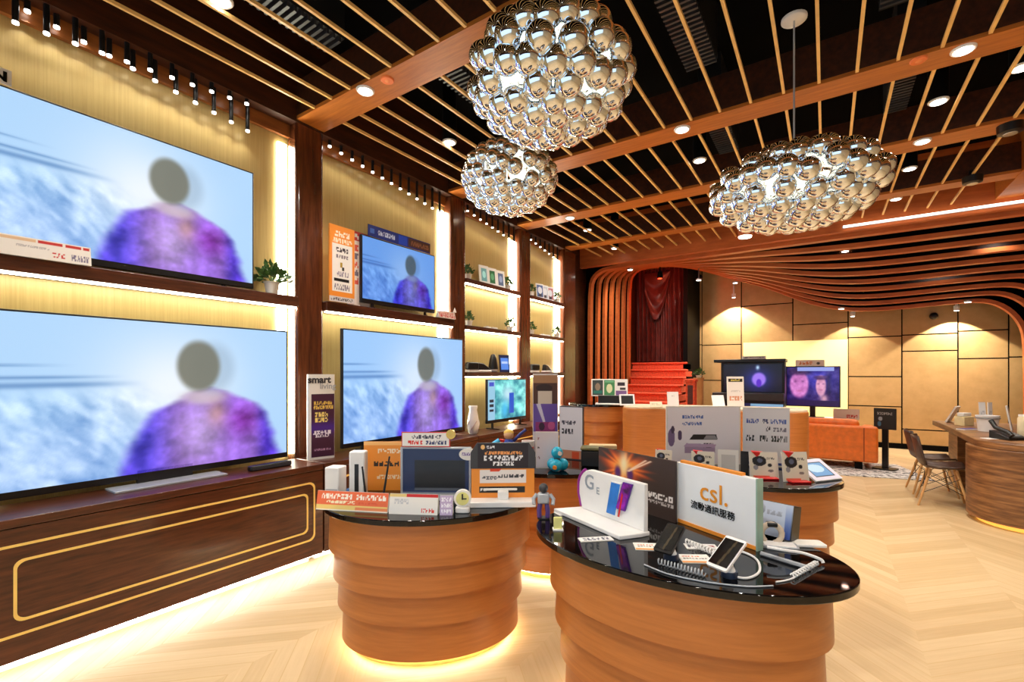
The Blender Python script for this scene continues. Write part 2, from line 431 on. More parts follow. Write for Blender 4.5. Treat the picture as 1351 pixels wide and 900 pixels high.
# stairs ---------------------------------------------------------------------------------------------
st = thing('staircase', 'red carpeted steps climbing to the curtain', 'staircase', (0, 0, 0))
for k in range(11):
    y0 = 11.2-.3*(10-k); z1 = 1.82-.17*(10-k); xa = -3.97 if k >= 9 else -3.80; xb = -2.66+.028*(10-k)
    s = MB().box(xa, xb, y0, 11.5, max(0, z1-.17), z1-.05)
    s.build('step', RED_C, st)
    MB().box(xa-.02, xb, y0-.03, y0+.27, z1-.05, z1).build('nosing', RED_C, st, .024)
nb = thing('newel_box', 'small red box post at the right edge of the steps', 'post', tuple(at_y(912, 530, 8.8).xy)+(0,))
Box(-.08, .08, -.08, .08, 0, 1.40).build('shaft', RED_C, nb, .01); Box(-.095, .095, -.095, .095, 1.40, 1.45).build('cap', RED_C, nb, .01)
Box(-.045, .045, -.084, -.076, 1.0, 1.34).build('inset_panel', VELVET, nb)
cp = at_y(922, 530, 9.6)
pd = thing('pedestal', 'wooden pedestal beside the red steps', 'pedestal', (cp.x, cp.y, 0))
MB().lathe([(.1, 0), (.1, .03), (.085, .05), (.085, 1.42), (.1, 1.44), (.1, 1.47)], 20).build('shaft', DOWEL, pd)

# curtain
cm = MB(); P = []
for j in range(26):
    z = 1.84+(4.1-1.84)*j/25; row = []
    for i in range(121):
        s = i/120; x = -3.93+1.18*s
        a = .055*(.7+.3*math.sin(9*s)); yy = a*math.sin(2*math.pi*11*s+.8*math.sin(5*s)+.25*math.sin(z*2))
        row.append((x, yy, z))
    P.append(row)
cu = thing('curtain', 'dark red velvet curtain hanging above the red steps', 'curtain', (0, 11.4, 0))
cm.grid(P).build('drape', VELVET, cu)
sw = MB(); P = []
for j in range(14):
    tt = j/13; row = []
    for i in range(30):
        s = i/29; x = -3.70+.62*s
        sag = .9*tt*(1-(2*s-.9)**2)
        row.append((x, -.10-.05*math.sin(tt*15)*math.sin(math.pi*s), 4.0-.25*tt-max(-.1, sag)))
    P.append(row)
sw.grid(P).build('swag', VELVET, cu)
MB().tube([(-3.95, 0, 4.12), (-2.74, 0, 4.12)], .02).build('rail', BRASS, cu)

# ================================================================== LAMPS
def spot(parent, z, w, size=120, blend=.9, col=SPOT_COL, r=.05):
    l = bpy.data.lights.new('downlight beam', 'SPOT'); l.energy = w; l.spot_size = math.radians(size); l.spot_blend = blend
    l.color = col; l.shadow_soft_size = r
    o = bpy.data.objects.new('downlight_beam', l); o.location = (0, 0, z); COL.objects.link(o); o.parent = parent; return o
def downlight(p, label, w=SPOT_W, r=.062, can=0, size=125, group='recessed ceiling downlights'):
    t = thing('ceiling_downlight', label, 'downlight', p, 0, group)
    MB().lathe([(r*.8, -.012), (r, -.014), (r*1.12, -.006), (r*1.12, 0)], 20).build('trim_ring', WHITE, t)
    MB().lathe([(r*.8, -.016), (r*.8, -.010)], 20).build('lens', LAMP_W, t)
    if can: MB().lathe([(r*1.1, 0), (r*1.1, can)], 16).build('housing', BLACKM, t)
    if w: spot(t, -.03, w, size)
    return t
for u, v, z, can, lab in (
    (482, 119, ZB, 0, 'round white downlight in the first wooden beam near its pillar'),
    (900, 170, ZB, 0, 'white downlight in the second beam, above the wide chandelier and left of its wire'),
    (1271, 65, ZB, 0, 'large white downlight in the second beam near the right edge'),
    (1217, 186, ZB, 0, 'white downlight in the third beam, right of the wide chandelier'),
    (945, 245, ZB, 0, 'white downlight in the third beam, just left of the wide chandelier'),
    (752, 287, ZB, 0, 'white downlight at the left end of the third beam'),
    (593, 187, ZB+.06, .6, 'white downlight between slats, left of the small chandelier'),
    (923, 211, ZB+.06, .6, 'white downlight between slats, between the second and third beams at centre'),
    (1238, 133, ZB+.06, .6, 'white downlight between slats, between second and third beams at right'),
    (1200, 222, ZB+.06, .6, 'white downlight between slats, behind the third beam'),
    (712, 263, ZB+.06, .6, 'white downlight between slats, touching the small chandelier outline'),
    (775, 303, ZB+.06, .6, 'white downlight between slats behind the third beam at left'),
    (811, 327, ZB+.06, .6, 'small white downlight between slats in front of the ribs'),
    (1182, 262, ZB+.06, .6, 'small white downlight above the white light line'),
    (1345, 240, ZB+.06, .6, 'white downlight at the right picture edge below the fourth beam'),
    (1348, 88, ZB+.06, .6, 'white downlight cut by the right edge, below the second beam'),
    (291, -1, ZB+.06, .6, 'white downlight cut by the top edge, above the left slats')):
    downlight(at(u, v, z), lab, can=can)
for x, y in ((-2.6, .6), (-.9, .4), (.8, .6), (-2.4, -1), (0, -1), (2.4, -1), (.9, 2.0)):   # added unseen lamps behind and beside the camera, boosted to brighten sign faces
    downlight((x, y, ZB+.06), 'added unseen ceiling downlight near the camera, brightening the signs', SPOT_W*1.5, can=.6)
for x, y in ((3.2, 1), (3.2, 3.5), (3.2, 6)): downlight((x, y, ZB+.05), 'white downlight in the flat ceiling over the right aisle', w=SPOT_W*.8)
for u, v, lab in ((511, 105, 'orange sprinkler cover beside the downlight in the first beam'), (1212, 79, 'orange sprinkler cover in the second beam near the right edge')):
    t = thing('sprinkler_cover', lab, 'sprinkler', at(u, v, ZB)); MB().lathe([(.045, -.012), (.05, -.006), (.05, 0)], 18).build('plate', plain('orange cover', (238, 130, 70), .5), t)
    MB().lathe([(.012, -.018), (.02, -.012)], 12).build('cap', plain('orange cap', (240, 150, 90), .5), t)
for u, v, lab in ((1333, 172, 'black round ceiling speaker under the third beam at right'), (1283, 239, 'black round projector pod under the fourth beam at right')):
    t = thing('ceiling_speaker', lab, 'speaker', at(u, v, ZB-.05))
    MB().lathe([(.05, -.03), (.085, -.02), (.09, .05), (.03, .06), (.03, .12)], 20).build('body', BLACKP, t)
    MB().lathe([(.045, -.036), (.05, -.028)], 16).build('lens', STEEL, t)
pc = at(983, 312, 3.45)
t = thing('cylinder_lamp', 'orange and cream cylinder ceiling lamp under the wide chandelier', 'lamp', (pc.x, pc.y, 3.45))
MB().lathe([(.085, 0), (.09, .01), (.09, .30)], 20).build('shade', RIB_W, t); MB().lathe([(.08, -.015), (.085, .0)], 20).build('lens', LAMP_W, t)
# little lights set in the ribs
for u, v, y, lab in ((1115, 331, 9.2, 'tiny white light in the upper ribs, middle of the wave'), (1315, 306, 9.5, 'tiny white light in the upper ribs, near the right edge'),
                     (1110, 407, 11.6, 'tiny white light in the lowest rib at the dip of the wave'), (1277, 398, 11.6, 'tiny white light in the lowest rib at right'), (970, 373, 11.6, 'tiny white light where the lowest rib starts')):
    p = at_y(u, v, y); t = thing('rib_light', lab, 'downlight', (p.x, p.y, p.z), 0, 'small lights in the wavy ribs')
    MB().lathe([(.05, -.01), (.06, 0), (.06, .02)], 14).build('trim_ring', STEEL, t); MB().lathe([(.045, -.016), (.045, -.008)], 14).build('lens', LAMP_W, t); spot(t, -.03, 150, 130)
for x, y, lab in ((-3.2, 8.9, 'added small lamp before the steps, lighting the ribs and curtain'), (-2.2, 10.2, 'added small lamp above the cream niche, brightening the lounge'), (1.6, 10.6, 'added small lamp above the chairs, brightening the lounge')):  # extra lamps added to brighten the lounge, left ribs and curtain
    t = thing('rib_light', lab, 'downlight', (x, y, 3.6 if y < 9 else 3.5), 0, 'small lights in the wavy ribs')
    MB().lathe([(.05, -.01), (.06, 0), (.06, .02)], 14).build('trim_ring', STEEL, t); MB().lathe([(.045, -.016), (.045, -.008)], 14).build('lens', LAMP_W, t); MB().cyl((0, 0, .02), (0, 0, .95), .012).build('stem', STEEL, t); (setattr(spot(t, -.03, 150, 140), 'rotation_euler', (math.radians(32 if y < 9 else 0), 0, 0)))
# wall washers that throw the scallops on the tan panels
for u, zt, w, lab in ((968, 3.35, 130, 'small wall washer above the tan panels at left'), (1262, 2.75, 110, 'small white wall washer above the tan panels at right'), (1125, 2.75, 40, 'small wall washer above the cream niche')):
    p = at_y(u, 500, 12.1); t = thing('wall_washer', lab, 'spotlight', (p.x, 12.1, zt))
    MB().lathe([(.04, 0), (.045, .01), (.045, .09), (.02, .1), (.012, .3)], 16).build('body', WHITE, t)
    MB().lathe([(.034, -.006), (.036, .0)], 14).build('lens', LAMP_W, t)
    s = spot(t, -.02, w, 105, .12, (1, .92, .76), .02); s.rotation_euler = (math.radians(12), 0, 0)
p = at_y(1232, 417, 12.36); t = thing('dome_camera', 'black dome camera high on the tan wall', 'camera', tuple(p))
MB().ball((0, 0, 0), .07, 16, 10).build('dome', BLACKP, t); MB().cyl((0, .02, 0), (0, YB-12.36, 0), .05, n=16).build('collar', BLACKP, t)
p = at_y(923, 366, 12.36); t = thing('dome_camera', 'black round camera at the top left of the tan wall', 'camera', tuple(p))
MB().ball((0, 0, 0), .075, 16, 10).build('dome', BLACKP, t); MB().cyl((0, .02, 0), (0, YB-12.36, 0), .05, n=16).build('collar', BLACKP, t)
# red stage light over the steps
l = bpy.data.lights.new('red stage lamp', 'SPOT'); l.energy = 60; l.color = (1, .10, .03); l.spot_size = math.radians(150); l.spot_blend = .6; l.shadow_soft_size = .05
p = at_y(893, 352, 10.9); t = thing('stage_spotlight', 'small stage spotlight by the top of the curtain', 'spotlight', (-3.0, 10.2, 3.62))
MB().lathe([(.05, 0), (.06, .02), (.05, .14), (.015, .15), (.015, .3)], 16).build('body', BLACKM, t); MB().lathe([(.04, -.008), (.045, 0)], 14).build('lens', light('red lens', (255, 60, 30), 6), t)
o = bpy.data.objects.new('red_stage_lamp', l); o.location = (0, 0, -.03); o.rotation_euler = (math.radians(75), 0, 0); COL.objects.link(o); o.parent = t
# cove rods: black pendant spotlights in front of the gold wall
def rod(x, y, ztip, label, group, w=1.4):
    t = thing('pendant_spotlight', label, 'pendant light', (x, y, ZB-.02), 0, group); L = ZB-.02-ztip
    MB().cyl((0, 0, -L), (0, 0, 0), .015, n=10).build('rod', BLACKP, t)
    MB().cyl((0, 0, -L-.012), (0, 0, -L), .0145, n=10).build('lens', LAMP_W, t)
    if w: spot(t, -L-.03, w, 110, .8, (1, .94, .82), .012)
ORD = 'first second third fourth fifth sixth seventh eighth ninth tenth eleventh twelfth thirteenth'.split()
for k in range(11):
    rod(-3.82, .618+.1274*k, 3.55+.15*k/10, 'black pendant rod spotlight, %s from left in the front row above the large upper television' % ORD[k], 'front rods above the first bay')
    rod(-3.875, .675+.1252*k, 3.675-.16*k/10, 'black pendant rod spotlight, %s from left in the rear row above the large upper television' % ORD[k], 'rear rods above the first bay')
for k in range(13): rod(-3.85, 2.66+.1245*k, 3.68-.19*k/12, 'black pendant rod spotlight, %s from left above the small blue-topped television' % ORD[k], 'rods above the second bay')
for k in range(9): rod(-3.85, 4.68+.135*k, 3.66-.15*k/8, 'black pendant rod spotlight, %s from left over the first set of plant shelves' % ORD[k], 'rods above the third bay')
for k in range(7): rod(-3.85, 6.24+.145*k, 3.66-.15*k/6, 'black pendant rod spotlight, %s from left over the far set of plant shelves' % ORD[k], 'rods above the fourth bay')

# upright light strips in the corners of the bays
for i, (y, lab) in enumerate(((2.30, 'first'), (4.32, 'second'), (5.87, 'third'), (7.27, 'fourth'))):
    t = thing('corner_light_strip', 'tall white light strip in the corner left of the %s dark pillar' % lab, 'light strip', (XW+.004, y-.05, .84))
    MB().box(0, .012, -.04, .04, 0, 2.72).build('diffuser', LED_C, t); MB().box(-.003, .0, -.045, .045, 0, 2.72).build('channel', STEEL, t)
for i, (y, lab) in enumerate(((.515, 'off-frame'), (2.565, 'first'), (4.587, 'second'), (6.16, 'third'))):
    t = thing('corner_light_strip', 'thin light strip hidden right behind the %s dark pillar' % lab, 'light strip', (XW+.004, y+.02, .84))
    MB().box(0, .01, -.006, .006, 0, 2.72).build('diffuser', LED_W, t); MB().box(-.003, .0, -.012, .012, 0, 2.72).build('channel', STEEL, t)
# ================================================================== LEFT WALL FURNITURE
CAB = -3.38
bays = [(.515, 2.30), (2.565, 4.32), (4.587, 5.87), (6.16, 7.27)]
cabs = [(.27, 2.275, 'dark wood media cabinet with gold inlay under the largest televisions'), (2.29, 4.30, 'dark wood media cabinet behind the round counter, under the second pair of televisions'),
        (4.315, 5.99, 'dark wood low cabinet under the cartoon television'), (6.005, 7.6, 'far dark wood low cabinet at the end of the left wall')]
for i, (y0, y1, lab) in enumerate(cabs):
    t = thing('media_cabinet', lab, 'cabinet', (CAB, (y0+y1)/2, 0), 0, 'cabinets along the gold wall'); L = (y1-y0)/2
    Box(-.41, -.004, -L, L, .10, .77).build('body', DARK_X, t)
    Box(-.41, 0, -L, L, .775, .82).build('top', DARK_X, t, .004)
    Box(-.41, -.17, -L+.02, L-.02, 0, .10).build('plinth', WHITE, t)
    Box(-.05, -.03, -L+.01, L-.01, .088, .0985).build('light_strip', LED_F, t)
    for a, (yy0, yy1, z0, z1, r) in enumerate(((-L+.17, L-.07, .225, .69, .05), (-L+.27, L-.13, .295, .61, .04))):
        pts = []
        for cy, cz, a0 in ((yy1-r, z1-r, 0), (yy0+r, z1-r, 90), (yy0+r, z0+r, 180), (yy1-r, z0+r, 270)):
            for j in range(7):
                q = math.radians(a0+15*j); pts.append((cy+r*math.cos(q), cz+r*math.sin(q)))
        n = len(pts); cy, cz = (yy0+yy1)/2, (z0+z1)/2
        ins = []
        for (py, pz) in pts:
            wy = (yy1-yy0)/2; wz = (z1-z0)/2; d = .013
            ins.append((cy+(py-cy)*(wy-d)/wy, cz+(pz-cz)*(wz-d)/wz))
        P = [[(-.004, *pts[j % n]), (0, *pts[j % n]), (0, *ins[j % n]), (-.004, *ins[j % n])] for j in range(n+1)]
        MB().grid(P, False).build('gold_inlay', INLAY, t)

def wall_shelf(y0, y1, ztop, th, lab, xf=-3.76, led=True):
    t = thing('wall_shelf', lab, 'shelf', (XW, (y0+y1)/2, ztop-th), 0, 'dark shelves on the gold wall'); L = (y1-y0)/2
    Box(0.001, xf-XW, -L, L, .012, th).build('board', DARK_X, t, .006)
    if led: Box(xf-XW-.05, xf-XW-.018, -L+.01, L-.01, 0, .0115).build('light_strip', LED_S, t)
wall_shelf(.517, 2.298, 2.21, .10, 'dark shelf carrying the large upper television')
wall_shelf(2.567, 4.318, 2.21, .10, 'dark shelf carrying the small television with the blue header')
for z, lab in ((2.77, 'top'), (2.17, 'middle'), (1.57, 'lowest')):
    wall_shelf(4.589, 5.868, z, .07, '%s dark shelf in the third wall bay, left set of plant shelves' % lab, -3.79)
    wall_shelf(6.162, 7.268, z, .07, '%s dark shelf in the fourth wall bay, right set of plant shelves' % lab, -3.79)

# ------------------------------------------------------------------ televisions
def smooth_noise(X, Y, fx, fy, seed):
    r = np.random.RandomState(seed); o = np.zeros_like(X); amp = 1
    for k in range(4):                                    # value noise, four octaves
        gx, gy = int(fx*2**k)+2, int(fy*2**k)+2; G = r.rand(gy+2, gx+2)*2-1
        x = np.clip(X, 0, 1)*gx; y = np.clip(Y, 0, 1)*gy; i = x.astype(int); j = y.astype(int); a = x-i; b_ = y-j; a = a*a*(3-2*a); b_ = b_*b_*(3-2*b_)
        o += amp*((G[j, i]*(1-a)+G[j, i+1]*a)*(1-b_)+(G[j+1, i]*(1-a)+G[j+1, i+1]*a)*b_); amp *= .55
    return o/1.6
def person(blue=0.0, dark=1.0):
    def fn(X, Y):
        mix = lambda A, c, m: A*(1-m[..., None])+np.array(c, float)*m[..., None]
        A = np.zeros(X.shape+(3,)); A[:] = (176, 214, 250)
        A = mix(A, (238, 246, 255), np.exp(-(((X-.55)/.22)**2+((Y-.55)/.38)**2)))
        A = mix(A, (150, 186, 238), .75*sst(.62, .1, Y)*sst(.62, .3, X))
        st = smooth_noise(X+.35*Y, Y, 22, 9, 3)*sst(.62, .45, Y)*sst(.6, .3, X)
        A = A+(st*62)[..., None]*np.array((1, .8, .5))
        for yy, th, l in ((.70, .008, .28), (.63, .01, .42), (.585, .018, .48)):
            A = mix(A, (92, 136, 190), .75*np.exp(-((Y-yy-.015*X)/th)**2)*sst(l, l-.25, X))
        wob = .022*smooth_noise(X, Y, 5, 7, 5)
        # torso
        cx = .665; half = np.interp(Y, [0, .2, .35, .42, .48, .53, .55], [.285, .262, .225, .175, .10, .055, 0])+wob
        d = np.abs(X-cx-.01)
        tor = sst(half+.03, half-.03, d)*(Y < .56)
        tc = np.zeros_like(A); tc[:] = (150, 106, 214)
        tc = mix(tc, (78, 66, 214), sst(.08, .22, cx-X)*.95)
        tc = mix(tc, (116, 40, 150), np.exp(-(((X-.80)/.07)**2+((Y-.30)/.12)**2)))
        tc = mix(tc, (64, 40, 190), sst(.84, .92, X)*.9)
        tc = mix(tc, (196, 170, 222), np.exp(-(((X-.64)/.09)**2+((Y-.24)/.26)**2))*.75)
        tc = tc+(smooth_noise(X, Y, 16, 10, 8)*70)[..., None]*np.array((.7, .5, 1))
        A = A*(1-tor[..., None])+tc*tor[..., None]
        # neck and collar, then the head (blurred, seen from the back light)
        A = mix(A, (206, 190, 196), .85*np.exp(-(((X-.655)/.085)**2+((Y-.49)/.06)**2)**2))
        A = mix(A, (196, 150, 120), .6*np.exp(-(((X-.70)/.035)**2+((Y-.36)/.09)**2)))
        hd = sst(1.16, .82, np.sqrt(((X-.635)/.078)**2+((Y-.71)/.18)**2))
        gh = sst(1.25, .6, np.sqrt(((X-.69)/.085)**2+((Y-.70)/.19)**2))
        A = mix(A, (150, 176, 200), gh*.55)
        A = mix(A, (118, 120, 108), hd*.93)
        A = A*(1-blue)+A*np.array((.5, .72, 1.0))*blue
        return A*dark
    return fn
def television(name_label, y0, y1, z0, z1, x, fn, res=170, feet='legs', foot_z=None, emit=SCREEN, bez=.012, kind='television'):
    w, h = y1-y0, z1-z0; zb = foot_z
    t = thing('television', name_label, 'television', (x, (y0+y1)/2, zb), math.pi/2); d = z0-zb
    MB().box(-w/2, w/2, .002, .035, d-.03, z1-zb).build('bezel', BLACKP, t, .004)
    face('screen', w-2*bez, h-2*bez, fn, t, emit, 0, res, 0, d+bez)
    if feet == 'legs':
        for s in (-1, 1):
            MB().box(s*w*.36-.012, s*w*.36+.012, -.09 if zb < 1 else -.01, .11 if zb < 1 else .08, 0, .012).box(s*w*.36-.01, s*w*.36+.01, .005, .03, .012, d+.02).build('leg', BLACKP, t)
    elif feet == 'plate':
        MB().prism([(-.28, -.16), (.36, -.16), (.36, .02), (-.28, .02)], 0, .014).build('stand_plate', GREY, t, .003)
        MB().box(-.12, .2, .0, .03, .014, d+.03).build('stand_neck', BLACKP, t)
    return t
television('huge upper television on the dark shelf showing a blurred person in purple', .37, 1.949, 2.262, 3.166, -3.82, person(), 180, 'legs', 2.21)
television('huge lower television on the inlaid cabinet showing a blurred person in purple', .37, 2.175, .886, 1.905, -3.72, person(), 190, 'plate', .82)
television('small upper television with blue header strip, showing the person in purple', 2.98, 4.02, 2.285, 2.93, -3.80, person(.75, .92), 120, 'legs', 2.21)
television('lower television beside the purple stand sign, showing the person in purple', 2.63, 4.31, .90, 1.96, -3.62, person(.2), 170, 'legs', .82)
def menu(X, Y):
    A = np.zeros(X.shape+(3,)); A[:] = (92, 190, 196)
    A += (smooth_noise(X, Y, 5, 4, 21)*150)[..., None]*np.array((.7, .8, .6))
    m = np.exp(-(((X-.50)/.16)**2+((Y-.62)/.22)**2)); A = A*(1-m[..., None])+np.array((196, 232, 244))*m[..., None]
    m = (np.abs(X-.60) < .06) & (Y > .12) & (Y < .66); A[m] = (34, 84, 200)
    m = np.exp(-(((X-.42)/.10)**2+((Y-.22)/.22)**2)); A = A*(1-m[..., None])+np.array((70, 190, 240))*m[..., None]
    A[(X < .17)] = (150, 200, 226)
    for k in range(3): A[(X > .04) & (X < .14) & (np.abs(Y-.48+.12*k) < .035)] = (26, 40, 54)
    A[(X > .03) & (X < .15) & (np.abs(Y-.9) < .05)] = (60, 80, 200)
    return A
television('small television with a teal and blue animated picture on the far cabinet', 4.80, 5.73, .93, 1.475, -3.62, menu, 120, 'legs', .82)
# header strip, labels and price cards on the wall televisions
t = thing('header_sign', 'dark blue header strip standing on top of the small upper television', 'sign', (-3.79, 3.49, 2.93), math.pi/2)
Box(-.44, .44, 0, .004, 0, .115).build('board', BLACKP, t)
face('print', .88, .115, paint((24, 44, 128), [('t', .14, .3, .40, .72, (200, 214, 240), 8), ('r', .46, .1, .6, .9, (30, 70, 190)), ('r', .62, .12, 1, .9, (70, 44, 40)), ('t', .66, .3, .97, .7, (150, 100, 70), 12), ('r', .03, .3, .09, .7, (70, 110, 200))]), t, PRINT, -.001, 150)
c = at_x(434, 396, -3.72); d = at_x(468, 399, -3.72)
t = thing('placard', 'tall orange and white placard left of the small upper television', 'sign', (-3.72, (c.y+d.y)/2, 2.21), math.pi/2)
Box(-.135, .135, 0, .012, 0, .70).build('board', ORANGEP, t)
face('print', .27, .70, paint((240, 146, 52), [('r', .1, .14, .9, .76, (240, 236, 232)), ('t', .2, .86, .8, .93, (255, 240, 220), 4), ('t', .12, .78, .9, .84, (255, 236, 210), 7), ('t', .25, .66, .75, .72, (60, 50, 60), 4), ('t', .25, .58, .75, .62, (130, 120, 130), 5), ('r', .42, .46, .5, .52, (170, 140, 40)), ('r', .5, .42, .58, .46, (30, 30, 30)), ('t', .28, .34, .76, .40, (150, 140, 160), 5), ('r', .18, .27, .78, .31, (14, 14, 14)), ('t', .18, .16, .82, .24, (130, 124, 140), 8), ('r', 0, 0, 1, .07, (214, 210, 214)), ('t', .05, .02, .95, .06, (70, 70, 80), 10)]), t, PRINT, -.001, 70)
t = thing('placard', 'narrow white and red placard half hidden by the small upper television', 'sign', (-3.84, 2.98, 2.21), math.pi/2)
Box(-.13, .13, 0, .006, 0, .74).build('board', OFFW, t)
face('print', .26, .74, paint((236, 226, 222), [('r', 0, .88, 1, 1, (190, 50, 50)), ('t', .1, .9, .9, .97, (255, 255, 255), 4)]+[('t', .08, .3+.11*k, .92, .38+.11*k, ((220, 90, 70), (120, 110, 130))[k % 2], 4) for k in range(5)]), t, PRINT, -.001, 60)
def price_strip(lab, loc, rz, w, h, seed=0, tilt=.0, pat=None):
    t = thing('price_card', lab, 'price card', loc, rz)
    MB().add([(-w/2, 0, 0), (w/2, 0, 0), (w/2, .05, 0), (-w/2, .05, 0), (-w/2, .02, h), (w/2, .02, h)], [(0, 1, 5, 4), (1, 2, 5), (2, 3, 4, 5), (3, 0, 4), (3, 2, 1, 0)]).build('card', OFFW, t)
    face('print', w, h*1.01, pat, t, PRINT, 0, 110, 0, 0, Matrix.Translation((0, -.002, 0)) @ Matrix.Rotation(-math.atan2(.02, h), 4, 'X'))
    return t
PR = paint((240, 234, 228), [('r', .0, .78, .48, .94, (226, 190, 150)), ('r', .5, .78, .72, .94, (196, 30, 22)), ('r', .75, .78, .9, .94, (196, 30, 22)), ('r', .92, .78, .99, .94, (196, 30, 22)), ('t', .62, .16, .74, .42, (206, 40, 30), 3), ('t', .8, .12, .98, .45, (120, 110, 140), 6), ('t', .3, .5, .6, .62, (190, 184, 184), 12)])
price_strip('wide white and red price strip under the huge upper television', (-3.745, .70, 2.21), math.pi/2, .46, .115, pat=PR)
price_strip('pile of small white and red price cards beside the small upper television', (-3.74, 4.17, 2.21), math.pi/2, .30, .08, pat=paint((236, 216, 208), [('t', .03, .1, .97, .5, (206, 60, 56), 9), ('t', .03, .55, .9, .92, (214, 120, 110), 8)]))
t = thing('price_tag', 'small white pyramid tag at the pillar end of the upper shelf', 'tag', (-3.74, 4.30, 2.292), math.pi/2)
MB().lathe([(.028, 0), (.02, .02), (.004, .055)], 4).build('card', OFFW, t)
t = thing('price_tag', 'white card with a black mark on top of the huge upper television', 'tag', (-3.80, .53, 3.166), math.pi/2)
Box(-.07, .07, 0, .006, 0, .085).build('card', OFFW, t); text('N', .075, BLACKM, t, .02, -.002, .015, .003, 'CENTER', 'lettering', 0, 1.2)
t = thing('soundbar', 'slim black soundbar on the cabinet at the right foot of the lower television', 'soundbar', (-3.56, 1.98, .82), math.pi/2)
Box(-.20, .12, -.03, .03, 0, .04).build('body', BLACKP, t, .01); Box(-.19, .11, -.032, -.03, .008, .032).build('grille', DKGREY, t)
t = thing('soundbar', 'slim black soundbar in front of the lower television of the second bay', 'soundbar', (-3.46, 3.3, .82), math.pi/2)
Box(-.45, .45, -.04, .04, 0, .055).build('body', BLACKP, t, .01); Box(-.44, .44, -.042, -.04, .01, .045).build('grille', DKGREY, t)

# purple stand signs
def living(label, loc, rz, w, h):
    t = thing('stand_sign', label, 'sign', loc, rz, None)
    MB().prism(rrect(w, .05, .02), 0, h).build('panel', OFFW, t)
    def fn(X, Y):
        A = paint((70, 28, 60), [])(X, Y); m = np.exp(-((Y-.42)/.1)**2); A = A*(1-m[..., None])+np.array((72, 36, 138))*m[..., None]
        return paint((0, 0, 0), [])(X, Y)*0+A
    face('poster', w*.84, h*.74, lambda X, Y: np.where(((X+Y*0) >= 0)[..., None], _lv(X, Y), 0), t, PRINT, -.0265, 60, .01, .02)
    text('smart', w*.36, DKGREY, t, -.02, -.027, h*.90, .003, 'CENTER')
    text('living', w*.30, GREY, t, .05, -.027, h*.83, .001, 'CENTER')
    return t
def _lv(X, Y):
    A = np.zeros(X.shape+(3,)); A[:] = (66, 26, 56)
    m = np.exp(-((Y-.46)/.11)**2); A = A*(1-m[..., None])+np.array((70, 34, 140))*m[..., None]
    B = paint((0, 0, 0), [('t', .1, .83, .9, .88, (232, 196, 90), 8), ('t', .08, .76, .95, .82, (236, 200, 96), 9), ('t', .15, .64, .72, .71, (248, 226, 130), 4), ('t', .15, .55, .72, .62, (248, 226, 130), 4), ('t', .06, .36, .86, .42, (236, 230, 246), 5), ('t', .16, .31, .76, .36, (236, 230, 246), 6), ('t', .08, .1, .86, .13, (190, 150, 190), 12)])(X, Y)
    k = B.sum(-1) > 0; A[k] = B[k]; return A
c, w, rz, h = foot(405, 607, 441, 603, .82, 494)
LS = living('purple and white stand sign on the cabinet in front of the first pillar', tuple(c), rz, w, h)
c2, w2, rz2, h2 = foot(688, 560, 703, 560, .82, 492)
copy_tree(LS, (-3.45, 5.92, .82), math.radians(50), 'purple and white stand sign at the third pillar, right of the cartoon television')

# ------------------------------------------------------------------ plants
def leaf_mb(n, R, hz, z0, ln, wd_, seed):
    r = random.Random(seed); g = MB()
    for _ in range(n):
        a = r.uniform(0, 6.283); e = r.uniform(.1, 1.35); rr = R*r.uniform(.25, 1)
        c = Vector((rr*math.cos(a)*math.cos(e), rr*math.sin(a)*math.cos(e), z0+hz*math.sin(e)*r.uniform(.5, 1)))
        d = Vector((math.cos(a)*math.cos(e), math.sin(a)*math.cos(e), math.sin(e)+r.uniform(-.4, .3))).normalized()
        s = d.cross(Vector((r.uniform(-1, 1), r.uniform(-1, 1), r.uniform(-1, 1)))).normalized()
        l = ln*r.uniform(.7, 1.2); ww = wd_*r.uniform(.7, 1.1); nn = d.cross(s)*ww*.25
        g.add([c, c+d*l*.5+s*ww+nn, c+d*l, c+d*l*.5-s*ww+nn], [(0, 1, 2), (0, 2, 3)])
    return g
def plant(label, loc, R=.11, hz=.13, pot=(.055, .09), leafmat=LEAF, seed=1, n=90, group=None):
    t = thing('potted_plant', label, 'plant', loc, 0, group); r, ph = pot
    MB().lathe([(r*.75, 0), (r*.95, ph*.9), (r*1.05, ph*.92), (r*1.05, ph), (r*.9, ph), (r*.88, ph*.85)], 16).build('pot', POTC, t)
    MB().lathe([(r*.87, ph*.84), (r*.87, ph*.87)], 14).build('soil', SOIL, t)
    g = leaf_mb(n, R, hz, ph, R*.55, R*.20, seed)
    for k in range(7): a = k*.9; g.tube([(0, 0, ph*.85), (R*.3*math.cos(a), R*.3*math.sin(a), ph+hz*.5)], .003, 5)
    g.build('foliage', leafmat, t); return t
plant('round green potted plant at the right end of the huge upper television shelf', (-3.83, 2.10, 2.21), .115, .13, (.06, .10), LEAF, 3, 120)
A1 = plant('green plant in white pot, left end of the top shelf in the third bay', (-3.86, 4.70, 2.77), .075, .11, (.05, .07), LEAF, 5, 80)
for k, (y, z, lab) in enumerate(((5.62, 2.77, 'right end of the top shelf in the third bay'), (4.72, 2.17, 'left end of the middle shelf in the third bay'), (5.66, 2.17, 'right end of the middle shelf in the third bay'),
                  (6.27, 2.77, 'left end of the top shelf in the fourth bay'), (7.10, 2.77, 'right end of the top shelf in the fourth bay'), (6.27, 2.17, 'left end of the middle shelf in the fourth bay'), (7.10, 2.17, 'right end of the middle shelf in the fourth bay'))):
    copy_tree(A1, (-3.86, y, z), k*1.3, 'green plant in white pot, '+lab)
plant('small dark plant on the wooden pedestal beside the red steps', (cp.x, cp.y, 1.47), .10, .12, (.06, .05), LEAF, 9, 70)

